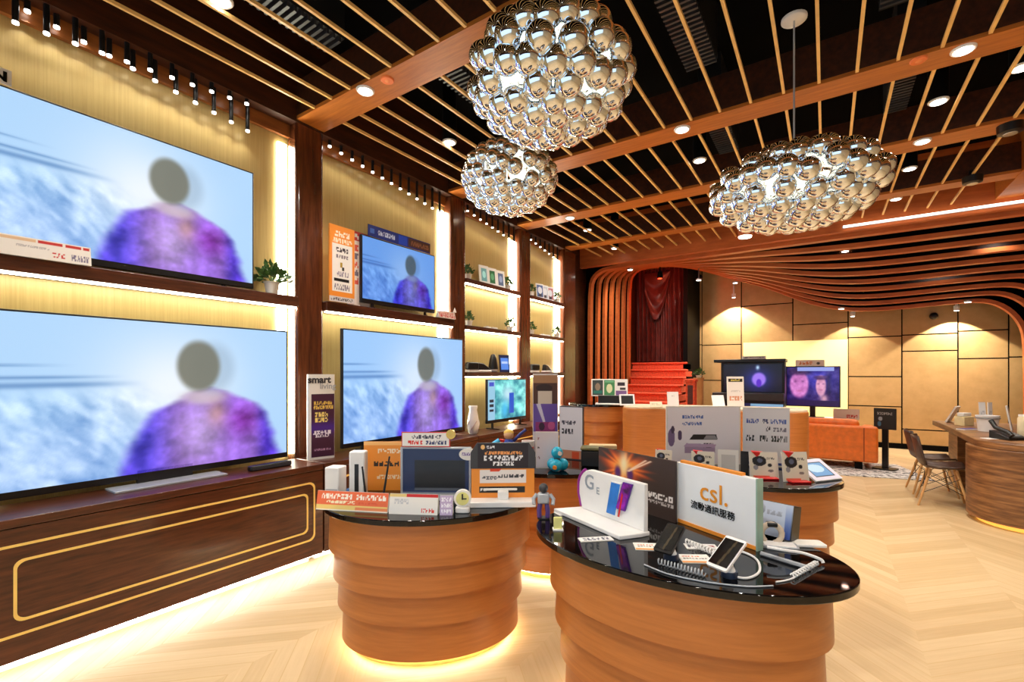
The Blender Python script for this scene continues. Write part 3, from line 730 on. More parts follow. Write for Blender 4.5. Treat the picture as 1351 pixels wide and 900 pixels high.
# ------------------------------------------------------------------ small goods on the plant shelves
def slab(name, cat, label, loc, rz, w, h, base, shapes, th=.012, lean=.0, mat=OFFW, nx=40, pmat=PRINT):
    loc = (loc[0], loc[1], loc[2]+th*math.sin(lean)); t = thing(name, label, cat, loc, rz)
    M = Matrix.Rotation(-lean, 4, 'X')
    me = MB().box(-w/2, w/2, 0, th, 0, h); me.v = [tuple(M @ Vector(p)) for p in me.v]; me.build('board', mat, t)
    face('print', w*.96, h*.96, paint(base, shapes), t, pmat, -.001, nx, 0, h*.02, M); return t
for k, (y, c, s) in enumerate(((5.03, (120, 190, 200), 'pale blue'), (5.22, (30, 110, 60), 'green'), (5.42, (90, 110, 150), 'grey blue'))):
    slab('photo_card', 'photo card', 'white framed %s picture card on the top shelf of the third bay' % s, (-3.84, y, 2.77), math.radians(80), .17, .25, (240, 240, 238), [('r', .2, .12, .8, .85, c), ('e', .5, .5, .2, .2, tuple(min(255, x+70) for x in c))], lean=.1)
for k, (y, c, s) in enumerate(((6.52, (70, 96, 150), 'dark blue'), (6.68, (190, 200, 214), 'pale grey'), (6.86, (180, 120, 130), 'pinkish'))):
    slab('photo_card', 'photo card', '%s picture card on the top shelf of the fourth bay' % s, (-3.84, y, 2.77), math.radians(75), .17, .24, (230, 232, 238), [('r', .08, .08, .92, .92, c), ('e', .5, .55, .3, .25, (220, 225, 235)), ('r', .3, .1, .7, .3, (60, 60, 70))], lean=.1)
def gadget(label, loc, rz, kind):
    t = thing('gadget', label, 'gadget', loc, rz)
    if kind == 'pads':
        for j, x in enumerate((-.07, .07)): MB().prism(rrect(.10, .07, .02), 0, .022).build('pad', WHITE, t, .004, loc=(x, 0, 0))
        MB().cyl((-.07, 0, .022), (-.07, 0, .03), .02).build('button', GREY, t)
    elif kind == 'headset':
        MB().box(-.09, .09, -.05, .04, .03, .13).build('visor', BLACKP, t, .02)
        MB().tube([(-.09, .03, .09), (-.08, .14, .10), (0, .18, .11), (.08, .14, .10), (.09, .03, .09)], .012).build('strap', DKGREY, t)
        MB().box(-.08, .08, -.04, .10, 0, .03).build('stand', WHITE, t)
    elif kind == 'shoe':
        MB().prism([(-.14, -.045), (.10, -.05), (.15, 0), (.10, .05), (-.14, .045)], 0, .03).build('sole', WHITE, t, .008)
        MB().add([(-.13, -.04, .03), (.13, -.04, .03), (.13, .04, .03), (-.13, .04, .03), (-.12, -.03, .13), (-.02, -.03, .12), (-.02, .03, .12), (-.12, .03, .13)],
                 [(0, 1, 5, 4), (1, 2, 6, 5), (2, 3, 7, 6), (3, 0, 4, 7), (4, 5, 6, 7)]).build('upper', BLACKP, t, .015)
    return t
gadget('white rounded gadgets lying on the middle shelf of the third bay', (-3.85, 5.18, 2.17), math.radians(85), 'pads')
gadget('white rounded gadgets lying on the middle shelf of the fourth bay', (-3.85, 6.68, 2.17), math.radians(85), 'pads')
gadget('black visor headset at the left of the lowest shelf in the third bay', (-3.86, 4.78, 1.57), math.radians(80), 'headset')
gadget('black and white shoe-shaped gadget on the lowest shelf of the third bay', (-3.85, 5.02, 1.57), math.radians(80), 'shoe')
gadget('black and white visor headset at the left of the lowest shelf in the fourth bay', (-3.86, 6.36, 1.57), math.radians(80), 'headset')
gadget('black and white shoe-shaped gadget on the lowest shelf of the fourth bay', (-3.85, 6.75, 1.57), math.radians(95), 'shoe')
t = thing('speaker', 'black upright cone speaker on the lowest shelf of the third bay', 'speaker', (-3.86, 5.25, 1.57), 0)
MB().lathe([(.06, 0), (.07, .05), (.05, .18), (.03, .24), (.02, .25)], 18).build('body', BLACKP, t); MB().lathe([(.068, .01), (.072, .04)], 18).build('ring', STEEL, t)
slab('tablet', 'tablet', 'tablet with a blue display on the lowest shelf of the third bay', (-3.84, 5.52, 1.57), math.radians(75), .19, .25, (26, 34, 70), [('r', .12, .12, .88, .84, (90, 140, 230)), ('r', .2, .5, .8, .62, (190, 210, 250))], .01, .12, BLACKP, 40, SCREEN)
t = thing('vase', 'white carved vase on the cabinet right of the second lower television', 'vase', (-3.55, 4.42, .82), 0)
MB().lathe([(.045, 0), (.06, .02), (.075, .12), (.06, .22), (.045, .29), (.055, .33), (.05, .34), (.04, .33)], 20).build('body', POTC, t)
g = MB()
for k in range(5):
    a = k*1.256; g.tube([(.075*math.cos(a+q), .075*math.sin(a+q), .06+.05*q*2) for q in np.linspace(0, 1, 6)], .006, 5)
g.build('relief', plain('pinkish relief', (206, 180, 165), .5), t)

# ================================================================== COUNTERS
ZC = .82
def counter(label, cx, cy, A, B, ang, ztop=ZC, bands=(.0, .215, .38, .54, .735), wood=ORANGE_H, step=.024, over=.03, lit=True, tip=0):
    A0 = A
    t = thing('display_counter', label, 'counter', (cx, cy, 0), ang, 'stepped wooden display counters')
    N = 72; k = ztop/ZC
    def ring(mb, prof, inset):
        for_ = []
        for d, z in prof: for_.append([((A-inset-d)*math.cos(2*math.pi*j/N), (B-inset-d)*math.sin(2*math.pi*j/N), z) for j in range(N+1)])
        mb.grid(for_[::-1])
    top = MB(); e = .012
    top.prism([((A)*math.cos(2*math.pi*j/N), (B)*math.sin(2*math.pi*j/N)) for j in range(N)], ztop-.03, ztop, True); top.build('countertop', GLOSSB, t, .004); A -= tip
    z = ztop-.03
    for i in range(4):
        z0 = ztop-.03-bands[i+1]*k*1.0; d = over+step*i
        pts = [((A-d)*math.cos(2*math.pi*j/N), (B-d)*math.sin(2*math.pi*j/N)) for j in range(N)]
        b = MB(); N2 = [(x*(A-d-.007)/(A-d), y*(B-d-.007)/(B-d)) for x, y in pts]
        k0 = len(b.v); b.v += [(*q, z) for q in N2]+[(*q, z0) for q in pts]
        for r_ in range(1):
            for j in range(N): b.f.append((k0+(r_+1)*N+j, k0+(r_+1)*N+(j+1) % N, k0+r_*N+(j+1) % N, k0+r_*N+j)); b.sm.append(True)
        b.f += [tuple(range(N)), tuple(N+j for j in range(N))[::-1]]; b.sm += [False]*2; b.build('band', wood, t)
        z = z0
    d = over+step*3+.06; pts = [((A-d)*math.cos(2*math.pi*j/N), (B-d)*math.sin(2*math.pi*j/N)) for j in range(N)]
    MB().prism(pts, 0, z, True).build('plinth', YELLOWP, t)
    if lit:
        d -= .004; b = MB(); ring(b, [(0, z-.028), (0, z-.004)], d); b.build('light_strip', LED_Y, t)
    return t
C1 = (-1.969, 2.064); A1_ = math.radians(43.66)
counter('round stepped wooden counter nearest the inlaid cabinet, tablet on top', C1[0], C1[1], .62, .50, A1_)
counter('stepped wooden counter in the foreground with polished black top and phone stands', -.55, 2.07, .65, .41, 0, tip=.045)
counter('stepped wooden counter behind the foreground one, carrying the printer signs', -.58, 3.85, .68, .50, 0)
counter('stepped wooden counter at centre left carrying the turquoise robot', -1.84, 3.42, .62, .50, math.radians(35))
counter('tall stepped wooden counter carrying three picture cards before the ribs', -2.87, 6.62, .46, .42, 0, 1.10, (.0, .16, .31, .46, .735))
# tall plain front counter
t = thing('bar_counter', 'tall plain orange wood bar counter in front of the red steps', 'counter', (-1.27, 6.50, 0), math.radians(13))
pts = [(p[0], p[1]) for p in rrect(2.2, .6, .22, 8)]
MB().prism(pts, 0.06, 1.09, True).build('body', ORANGE_H, t, .01)
MB().prism([(p[0]*.99, p[1]*.99) for p in pts], 1.09, 1.115, True).build('countertop', plain('cream counter top', (232, 214, 186), .35), t, .004)
MB().prism([(p[0]*.95, p[1]*.9) for p in pts], 0, .06, True).build('plinth', BLACKM, t)

# ================================================================== CHANDELIERS
def chandelier(label, c, R, Hh, br, n, cord=True, seed=0):
    t = thing('chandelier', label, 'chandelier', c, 0, 'silver ball chandeliers'); ri, hi = R-br, Hh-br
    proto = MB().ball((0, 0, 0), br, 28, 18).mesh('ball', CHROME)
    gold = math.pi*(3-math.sqrt(5)); pts = []
    for k in range(4000):
        zz = 1-2*(k+.5)/4000; r = math.sqrt(1-zz*zz); a = k*gold
        pts.append(Vector((ri*r*math.cos(a), ri*r*math.sin(a), hi*zz)))
    rs = random.Random(seed); rs.shuffle(pts)
    chosen = []; dmin = br*1.92
    while len(chosen) < n and dmin > br*1.2:      # closest packing first from below
        for p in sorted(pts, key=lambda p: (round(p.z/(br*.9)), rs.random())):
            if all((p-q).length > dmin for q in chosen): chosen.append(p)
            if len(chosen) >= n: break
        dmin *= .94
    tc_ = Vector(c); chosen.sort(key=lambda p: (tc_+p-Vector((0, 0, H))).length)
    if len(chosen) > 100:
        rest = MB()
        for p in chosen[100:]: rest.ball(p, br, 16, 10)
        o = rest.build('balls', CHROME, t); o['kind'] = 'stuff'
    for p in chosen[:100]:
        o = bpy.data.objects.new('ball', proto); COL.objects.link(o); o.parent = t; o.location = p
    fr = MB()
    for k in range(6):
        a = k*math.pi/6
        fr.tube([(ri*.9*math.cos(a)*math.cos(q), ri*.9*math.sin(a)*math.cos(q), hi*.9*math.sin(q)) for q in np.linspace(0, 2*math.pi, 30)], .006, 5)
    fr.build('frame', STEEL, t)
    top = ZB+.12-c[2]
    MB().cyl((0, 0, hi*.9), (0, 0, top), .006, n=6).build('wire', GREY, t)
    MB().lathe([(.07, top-.02), (.075, top-.015), (.075, top)], 20).build('canopy', WHITE, t)
    for k in range(9):
        a = k*.698; MB().ball((ri*.48*math.cos(a), ri*.48*math.sin(a), -.02), .05, 10, 7).build('bulb', BULB, t)
    for k in range(0):
        l = bpy.data.lights.new('chandelier lamp', 'POINT'); l.energy = 5*R/.5; l.color = (1, .92, .8); l.shadow_soft_size = .05
        o = bpy.data.objects.new('chandelier_lamp', l); a = k*1.5708+.4; o.location = (ri*.45*math.cos(a), ri*.45*math.sin(a), -hi*.1); COL.objects.link(o); o.parent = t
    return t
chandelier('big silver ball chandelier nearest the viewer, top middle', (-1.18, 2.098, 3.06), .435, .30, .070, 92, seed=1)
chandelier('small silver ball chandelier below and behind the big one', (-2.086, 3.056, 3.10), .39, .285, .062, 92, seed=2)
chandelier('wide flat silver ball chandelier on a long wire at right', (-.175, 3.55, 2.75), .525, .255, .066, 108, seed=3)

# ================================================================== BACK LOUNGE FURNITURE
p0 = at_y(980, 447, 12.40); p1 = at_y(1119, 447, 12.40)
t = thing('light_panel', 'cream backlit panel on the tan wall behind the televisions', 'light panel', ((p0.x+p1.x)/2, 12.44, .5))
w = (p1.x-p0.x)/2; Box(-w, w, -.03, 0, 0, p1.z-.5).build('frame', PANEL_W, t); Box(-w+.01, w-.01, -.034, -.03, .01, p1.z-.51).build('diffuser', light('cream panel light', (246, 234, 160), .6), t)
def band_show(X, Y):
    mix = lambda A, c, m: A*(1-m[..., None])+np.array(c, float)*m[..., None]
    A = np.zeros(X.shape+(3,)); A[:] = (40, 22, 96)
    A = mix(A, (70, 60, 190), np.exp(-(((X-.62)/.3)**2+((Y-.7)/.3)**2)))
    A = mix(A, (206, 120, 196), sst(1.15, .8, np.sqrt(((X-.24)/.19)**2+((Y-.55)/.36)**2)))
    A = mix(A, (226, 160, 196), sst(1.15, .8, np.sqrt(((X-.66)/.10)**2+((Y-.52)/.27)**2)))
    A = mix(A, (232, 176, 196), np.exp(-(((X-.72)/.08)**2+((Y-.2)/.12)**2)))
    for cx_, cy_, s_ in ((.24, .55, 1.0), (.66, .52, .62)):
        for e_ in (-1, 1): A = mix(A, (70, 24, 80), .45*np.exp(-(((X-cx_-e_*.075*s_)/(.032*s_))**2+((Y-cy_-.08*s_)/(.035*s_))**2)))
        A = mix(A, (170, 70, 120), .45*np.exp(-(((X-cx_)/(.06*s_))**2+((Y-cy_+.17*s_)/(.03*s_))**2)))
        A = mix(A, (60, 26, 80), .85*sst(cy_+.20*s_, cy_+.30*s_, Y)*np.exp(-((X-cx_)/(.22*s_))**4)*sst(cy_+.46*s_, cy_+.38*s_, Y))
    A = mix(A, (30, 16, 60), np.exp(-(((X-.80)/.05)**2+((Y-.55)/.3)**2))*.7)
    A = A+(smooth_noise(X, Y, 9, 7, 31)*36)[..., None]
    A[(Y < .14)] = (34, 18, 70); A[(Y > .9) & (X > .2) & (X < .9)] = (150, 160, 230); return A
p0 = at_y(1037, 545, 11.3); p1 = at_y(1109, 483, 11.3); zt = at_y(1109, 483, 11.3).z; zb = at_y(1109, 538, 11.3).z
t = thing('tv_console', 'low pale console under the back wall television', 'console', ((p0.x+p1.x)/2, 11.4, 0)); w = (p1.x-p0.x)/2
Box(-w-.1, w+.25, -.2, .25, .08, zb-.22).build('body', WHITE, t, .01); Box(-w, w+.15, -.15, .2, 0, .08).build('plinth', DKGREY, t)
Box(-w-.1, w+.25, -.202, -.2, .3, .31).build('drawer_line', DKGREY, t)
tv = thing('television', 'television showing two pink-lit faces in front of the cream panel', 'television', ((p0.x+p1.x)/2, 11.3, zb-.22))
Box(-w, w, 0, .04, .22, zt-zb+.22).build('bezel', BLACKP, tv, .004); face('screen', 2*w-.04, zt-zb-.04, band_show, tv, SCREEN, -.001, 110, 0, .24)
Box(-.05, .05, .01, .03, .02, .24).build('stand_neck', BLACKP, tv); Box(-.2, .2, -.1, .12, 0, .02).build('stand_plate', BLACKP, tv)
slab('price_card', 'price card', 'white and orange card on top of the back wall television', (p0.x+.42, 11.31, zt), 0, .5, .13, (240, 232, 222), [('t', .1, .25, .6, .75, (214, 130, 80), 4), ('e', .8, .45, .06, .2, (60, 60, 60))], .01)
slab('price_card', 'price card', 'white card beside the foot of the back wall television', (p1.x+.09, 11.25, zb-.22), 0, .42, .2, (240, 234, 230), [('t', .5, .12, .95, .45, (200, 60, 60), 5)], .01)
# black upright console with glowing screen
q0 = at_y(950, 475, 10.4); q1 = at_y(1035, 475, 10.4)
t = thing('display_console', 'black upright piano-like console with a glowing purple and blue screen', 'console', ((q0.x+q1.x)/2, 10.4, 0)); w = (q1.x-q0.x)/2
zt = at_y(990, 474, 10.4).z
Box(-w, w, .1, .5, 0, zt-.06).build('body', BLACKP, t, .01); Box(-w-.12, w+.02, -.02, .52, zt-.06, zt).build('lid', BLACKP, t, .008)
zl_ = at_y(990, 519, 10.2).z
Box(-w-.12, w, -.18, .1, zl_-.14, zl_).build('ledge', DKGREY, t, .01); Box(-w, w, -.1, .1, 0, zl_-.14).build('lower_case', BLACKP, t)
def mask(X, Y):
    mix = lambda A, c, m: A*(1-m[..., None])+np.array(c, float)*m[..., None]
    A = np.zeros(X.shape+(3,)); A[:] = (10, 12, 30)
    A = mix(A, (40, 50, 170), np.exp(-(((X-.6)/.24)**2+((Y-.45)/.4)**2))*.8)
    A = mix(A, (160, 120, 240), sst(1.1, .7, np.sqrt(((X-.62)/.13)**2+((Y-.45)/.27)**2)))
    A = mix(A, (90, 40, 200), sst(1.1, .7, np.sqrt(((X-.62)/.05)**2+((Y-.32)/.16)**2)))
    A = mix(A, (200, 230, 255), np.exp(-(((X-.6)/.03)**2+((Y-.88)/.08)**2))); return A
face('screen', 2*w-.1, zt-.1-zl_-.02, mask, t, SCREEN, .098, 90, 0, zl_+.02)
face('lower_screen', 1.6*w, .30, paint((24, 30, 70), [('r', .5, .2, 1, .9, (70, 90, 190)), ('p', [(.6, 0), (1, .3), (1, .5), (.5, .05)], (200, 236, 240)), ('r', .4, .8, 1, .95, (130, 170, 200))]), t, SCREEN, -.101, 60, .1, zl_-.5)
slab('sign', 'sign', 'small grey sign lying on the lid of the black console', ((q0.x+q1.x)/2+.05, 10.36, zt), 0, .42, .06, (190, 186, 188), [('t', .05, .2, .95, .8, (90, 90, 96), 8)], .05)
# sofa, seen from behind
t = thing('sofa', 'orange leather sofa seen from behind', 'sofa', (-.17, 9.32, 0))
Box(-.85, .85, 0, .20, .13, .70).build('backrest', LEATHER, t, .03)
Box(-.74, .62, .16, .40, .40, .79).build('back_cushion', LEATHER, t, .06)
Box(-.72, .62, .16, .86, .13, .42).build('seat', LEATHER, t, .04)
for s in (-1, 1): Box(min(s*.85, s*.68), max(s*.85, s*.68), .02, .9, .13, .66).build('arm', LEATHER, t, .04)
Box(.66, .675, -.004, .0, .15, .68).build('seam', plain('dark orange piping', (160, 66, 14), .5), t)
for sx_ in (-.75, .6):
    for sy_ in (.08, .8): Box(sx_-.05, sx_+.05, sy_-.05, sy_+.05, .012, .13).build('leg', BLACKM, t)
# rug
t = thing('rug', 'mottled black and white rug under the orange sofa', 'rug', (-.25, 9.75, 0), math.radians(14))
m, nt, b = newmat('mottled rug'); nt.links.new(ramp(nt, noise(nt, coords(nt, (1, 1, 1)), 14, 4, .7), [(.40, L4((60, 58, 60))), (.52, L4((214, 210, 206)))]), b.inputs['Base Color']); b.inputs['Roughness'].default_value = .95
Box(-1.4, 1.3, -1.15, .12, 0, .012).build('pile', m, t)
# black sign post
p = at(1168, 620, 0)
t = thing('floor_sign', 'black post with a small dark board beside the orange sofa', 'sign', (p.x, p.y, .012), math.radians(-20))
MB().prism(rrect(.30, .26, .04), 0, .02).build('base', BLACKP, t); Box(-.04, .04, -.02, .02, .02, .66).build('post', BLACKP, t)
Box(-.145, .145, -.03, .01, .64, .98).build('board', BLACKP, t, .006)
face('print', .28, .33, paint((18, 18, 20), [('t', .14, .7, .85, .82, (150, 150, 150), 7), ('e', .3, .5, .1, .1, (150, 160, 170)), ('e', .25, .25, .09, .12, (60, 110, 140)), ('p', [(.35, .05), (.5, .2), (.65, .05), (.5, .0)], (170, 170, 170))]), t, PRINT, -.031, 50, 0, .645)

# ================================================================== RIGHT DESK AND CHAIRS
ZD = .86
t = thing('service_desk', 'long walnut service desk with a rounded end at right', 'desk', (1.3, 0, 0))
outl = [(0, 9.2), (.02, 8.2), (.0, 7.1)]+[(.42-.42*math.cos(a), 6.86-.42*math.sin(a)) for a in np.linspace(.1, math.pi/2, 9)]+[(1.0, 6.44), (1.0, 9.2)]
MB().prism(outl[::-1], ZD-.07, ZD).build('worktop', DESK_W, t, .008)
for nm, ya, yb in (('base', 0, 0),):
    bo = [(.55, 7.14), (.08, 7.14), (-.02, 7.08), (-.04, 7.0)]+[(.40-.44*math.cos(a), 6.92-.48*math.sin(a)) for a in np.linspace(.1, math.pi/2, 9)]+[(1.02, 6.44), (1.02, 7.14)]
    MB().prism(bo[::-1] if False else [(x, y) for x, y in bo][::1], .05, ZD-.07).build('base', DESK_W, t, .006)
Box(.16, .98, 8.55, 9.1, .02, ZD-.07).build('pedestal', DESK_W, t, .006)
Box(.6, .98, 7.14, 8.6, .02, ZD-.07).build('modesty_panel', DESK_W, t)
bo2 = [(.55, 7.1), (.1, 7.1), (.04, 7.0)]+[(.42-.38*math.cos(a), 6.92-.42*math.sin(a)) for a in np.linspace(.1, math.pi/2, 9)]+[(1.0, 6.5), (1.0, 7.1)]
MB().prism(bo2, 0, .05).build('plinth', light('amber strip', (255, 190, 80), 1.0), t)

def chair(label, loc, rz):
    t = thing('side_chair', label, 'chair', loc, rz, 'chairs at the service desk')
    prof = [(.22, .425, .40), (.20, .445, .44), (.10, .435, .46), (-.02, .425, .46), (-.13, .435, .44), (-.19, .48, .42), (-.215, .56, .42), (-.235, .66, .42), (-.255, .76, .38), (-.265, .81, .30)]
    P = []
    for x, z, w in prof:
        row = []
        for j in range(11):
            s = -1+.2*j
            up = .045*s*s if z < .47 else 0; fw = .06*s*s if z >= .47 else .0
            row.append((x+fw, s*w/2, z+up))
        P.append(row)
    MB().grid(P[:6]).build('seat', SHELL, t, 0, solid=.012)
    MB().grid(P[5:]).build('backrest', SHELL, t, 0, solid=.012)
    for sx_, sy_ in ((.16, -.16), (.16, .16), (-.12, -.16), (-.12, .16)):
        ex = sx_*1.0+(.07 if sx_ > 0 else -.09); ey = sy_*1.38
        MB().cyl((sx_*.8, sy_*.8, .43), (ex, ey, 0), .016, .011, 10).build('leg', DOWEL, t)
    wm = MB()
    for a, b_ in (((.15, -.15, .36), (.19, .19, .14)), ((.15, .15, .36), (.19, -.19, .14)), ((-.13, -.15, .36), (-.17, .19, .14)), ((-.13, .15, .36), (-.17, -.19, .14)), ((.15, -.16, .34), (-.16, -.19, .16)), ((-.13, -.16, .34), (.19, -.19, .16)), ((.15, .16, .34), (-.16, .19, .16)), ((-.13, .16, .34), (.19, .19, .16))):
        wm.cyl(a, b_, .004, n=6)
    wm.build('wire_brace', BLACKP, t); return t
ch = chair('dark shell chair with wooden dowel legs, nearer of the two at the service desk', (1.12, 7.42, 0), math.radians(-4))
copy_tree(ch, (1.12, 8.07, 0), math.radians(3), 'dark shell chair with wooden dowel legs, farther of the two at the service desk')
# ================================================================== GOODS ON THE COUNTERS
def boxthing(name, cat, label, loc, rz, w, d, h, mat, bev=.006, z0=0):
    t = thing(name, label, cat, loc, rz); MB().box(-w/2, w/2, 0, d, z0, h).build('body', mat, t, bev); return t
def F_(uL, vL, uR, vR, z, vt):
    c, w, rz, h = foot(uL, vL, uR, vR, z, vt); return (c.x, c.y, z), rz, w, h
# ---- round counter by the cabinet
loc, rz, w, h = F_(417, 672, 511, 677, ZC, 650)
price_strip('orange and red price strip on the left rim of the round counter', loc, rz, w, h, pat=paint((238, 110, 60), [('r', 0, 0, 1, .30, (244, 210, 120)), ('r', 0, .0, 1, .06, (250, 240, 220)), ('r', .55, .06, 1, .2, (240, 140, 80)), ('t', .06, .6, .50, .88, (255, 246, 230), 8), ('t', .54, .6, .97, .88, (255, 246, 230), 8), ('t', .14, .36, .55, .52, (255, 240, 200), 7), ('t', .58, .36, .86, .48, (230, 90, 50), 6)]))
loc, rz, w, h = F_(428, 655, 447, 656, ZC, 617)
t = boxthing('router', 'router', 'small white box router at the left end of the round counter', loc, rz, w, .09, h, WHITE, .008)
Box(-w/2+.01, w/2-.01, -.002, 0, h*.2, h*.26).build('vent', GREY, t)
loc, rz, w, h = F_(460, 655, 481, 655, ZC, 596)
t = boxthing('router', 'router', 'tall white box with a black stripe beside the orange counter sign', loc, rz, w, .07, h, WHITE, .01)
Box(-.012, .012, -.003, 0, .02, h*.72).build('stripe', BLACKP, t)
loc, rz, w, h = F_(480, 647, 545, 647, ZC, 583)
t = thing('sign', 'orange sign with white and black rows of characters behind the counter tablet', 'sign', loc, rz); Box(-w/2, w/2, 0, .012, 0, h).build('board', ORANGEP, t)
face('print', w, h, paint((240, 148, 48), [('r', 0, .93, 1, 1, (250, 190, 110)), ('t', .28, .76, .85, .86, (250, 226, 190), 6), ('t', .2, .5, .72, .6, (40, 26, 16), 5), ('t', .26, .24, .8, .32, (250, 226, 190), 7)]), t, PRINT, -.001, 110)
loc, rz, w, h = F_(472, 663, 514, 664, ZC, 640)
t = thing('antenna_router', 'black router with two upright antennas behind the orange price strip', 'router', loc, rz)
MB().prism(rrect(w, .10, .02), 0, .035).build('body', BLACKP, t, .006)
for x0, x1, z1 in ((-.045, -.075, .20), (.055, .085, .26)): MB().cyl((x0, .0, .03), (x1, .02, z1), .007, .005, 8).build('antenna', BLACKP, t)
loc, rz, w, h = F_(528, 655, 622, 656, ZC, 590); TT = (loc, rz, w, h)
t = thing('tablet_computer', 'silver framed computer with a dark navy screen on the round counter', 'computer', loc, rz)
MB().box(-w/2, w/2, 0, .02, 0, h).build('frame', GREY, t, .006)
face('screen', w-.03, h-.03, paint((14, 30, 62), [('r', .18, .06, .95, .74, (5, 10, 16)), ('r', .18, .06, .95, .13, (60, 64, 70)), ('r', 0, 0, 1, .03, (90, 96, 104))]), t, SCREEN, -.001, 80, 0, .02)
MB().prism([(-w/2, -.09), (w/2, -.09), (w/2, .06), (-w/2, .06)], 0, .012).build('base', GREY, t, .003)
up = Vector(loc); ax = Vector((math.cos(rz), math.sin(rz), 0)); nn = Vector((math.sin(rz), -math.cos(rz), 0))
p = up+ax*(-w*.14)+nn*.002
t = thing('sign', 'red bordered white sign with a gold coin on top of the dark screen', 'sign', (p.x, p.y, ZC+h+.001), rz)
Box(-.145, .145, 0, .008, 0, .088).build('board', REDP, t); face('print', .28, .078, paint((242, 238, 234), [('t', .2, .55, .84, .85, (60, 60, 80), 9), ('t', .12, .12, .44, .42, (220, 40, 30), 4), ('t', .5, .12, .95, .42, (50, 60, 110), 7)]), t, PRINT, -.001, 110, 0, .005)
MB().cyl((.15, -.006, .075), (.15, .012, .075), .028, n=24).build('coin', BRASS, t)
p = up+ax*(w*.46)+nn*.012
t = thing('oval_tag', 'white oval tag on the upper right corner of the dark screen', 'tag', (p.x, p.y, ZC+h-.075), rz)
MB().add([(.055*math.cos(a), 0, .035*math.sin(a)+.035) for a in np.linspace(0, 6.283, 29)[:-1]]+[(.055*math.cos(a), .006, .035*math.sin(a)+.035) for a in np.linspace(0, 6.283, 29)[:-1]], [tuple(range(28))]+[tuple(range(28, 56))[::-1]]+[(i, 28+i, 28+(i+1) % 28, (i+1) % 28) for i in range(28)]).build('card', OFFW, t)
face('print', .08, .02, paint((236, 234, 238), [('t', .02, .1, .98, .9, (120, 90, 150), 6)]), t, PRINT, -.001, 40, 0, .027)
loc, rz, w, h = F_(513, 678, 577, 680, ZC, 653)
price_strip('white information card with a red band in front of the dark screen', loc, rz, w, h, pat=paint((240, 236, 230), [('r', 0, .84, .35, 1, (232, 206, 130)), ('r', .35, .84, 1, 1, (204, 30, 26)), ('t', .1, .5, .4, .75, (200, 200, 204), 6), ('t', .66, .1, .94, .32, (226, 60, 40), 4)]))
loc, rz, w, h = F_(580, 680, 597, 680, ZC, 655)
price_strip('narrow lavender card right of the white information card', loc, rz, w, h, pat=paint((190, 170, 206), [('t', .1, .1, .9, .3, (240, 236, 246), 4), ('t', .1, .4, .9, .6, (240, 236, 246), 4), ('t', .1, .7, .9, .9, (240, 236, 246), 4)]))
loc, rz, w, h = F_(601, 676, 620, 676, ZC, 645)
t = thing('smart_clock', 'small round white clock on a base in front of the dark screen', 'clock', loc, rz)
MB().prism(rrect(.075, .05, .015), 0, .03).build('base', WHITE, t, .005)
MB().cyl((0, -.012, .075), (0, .012, .075), .045, n=28).build('case', WHITE, t)
MB().cyl((0, -.016, .075), (0, -.010, .075), .034, n=28).build('dial', YELLOWP, t)
MB().box(-.004, .004, -.018, -.016, .07, .10).box(0, .022, -.018, -.016, .072, .078).build('hand', BLACKP, t)
loc, rz, w, h = F_(622, 664, 705, 663, ZC, 618)
t = thing('display_stand', 'stand with black eight-sided header over an orange panel and white tray', 'display stand', loc, rz)
MB().prism([(-w/2-.02, -.10), (w/2, -.10), (w/2, .03), (-w/2, .03)], 0, .03).build('tray', WHITE, t, .004)
Box(-w/2, w/2, 0, .02, .03, h).build('panel', ORANGEP, t)
face('print', w, h-.03, paint((240, 148, 52), [('r', .13, .5, .87, .95, (236, 228, 224)), ('p', [(.3, .9), (.44, .9), (.48, 1), (.3, 1)], (226, 74, 40)), ('t', .16, .62, .42, .74, (90, 90, 100), 4), ('t', .42, .68, .84, .80, (60, 60, 66), 5), ('r', .12, .16, .85, .38, (24, 24, 24)), ('t', .14, .22, .26, .32, (220, 220, 220), 3)]), t, PRINT, -.001, 110, 0, .03)
MB().box(-.03, .03, -.05, -.005, .03, .075).box(-.11, .08, -.012, -.004, .072, .085).build('bracket', WHITE, t, .004)
hw, hh, z0 = w/2+.005, .145, h
MB().add([(x, y, z0+z) for y in (-.004, .006) for x, z in ((-hw, 0), (hw, 0), (hw, hh*.62), (hw*.80, hh), (-hw*.80, hh), (-hw, hh*.62))], [(0, 1, 2, 3, 4, 5), (11, 10, 9, 8, 7, 6)]+[(i, i+6, (i+1) % 6+6, (i+1) % 6) for i in range(6)]).build('header', DKGREY, t)
hd = paint((36, 28, 36), [('e', .1, .86, .04, .10, (240, 190, 120)), ('t', .17, .8, .34, .92, (230, 230, 236), 3), ('t', .14, .55, .88, .68, (236, 160, 90), 12), ('t', .12, .3, .9, .5, (236, 236, 240), 9), ('t', .3, .08, .72, .26, (236, 236, 240), 6)])
face('header_print', w*.8, hh*.94, hd, t, PRINT, -.0055, 110, 0, z0+.004)

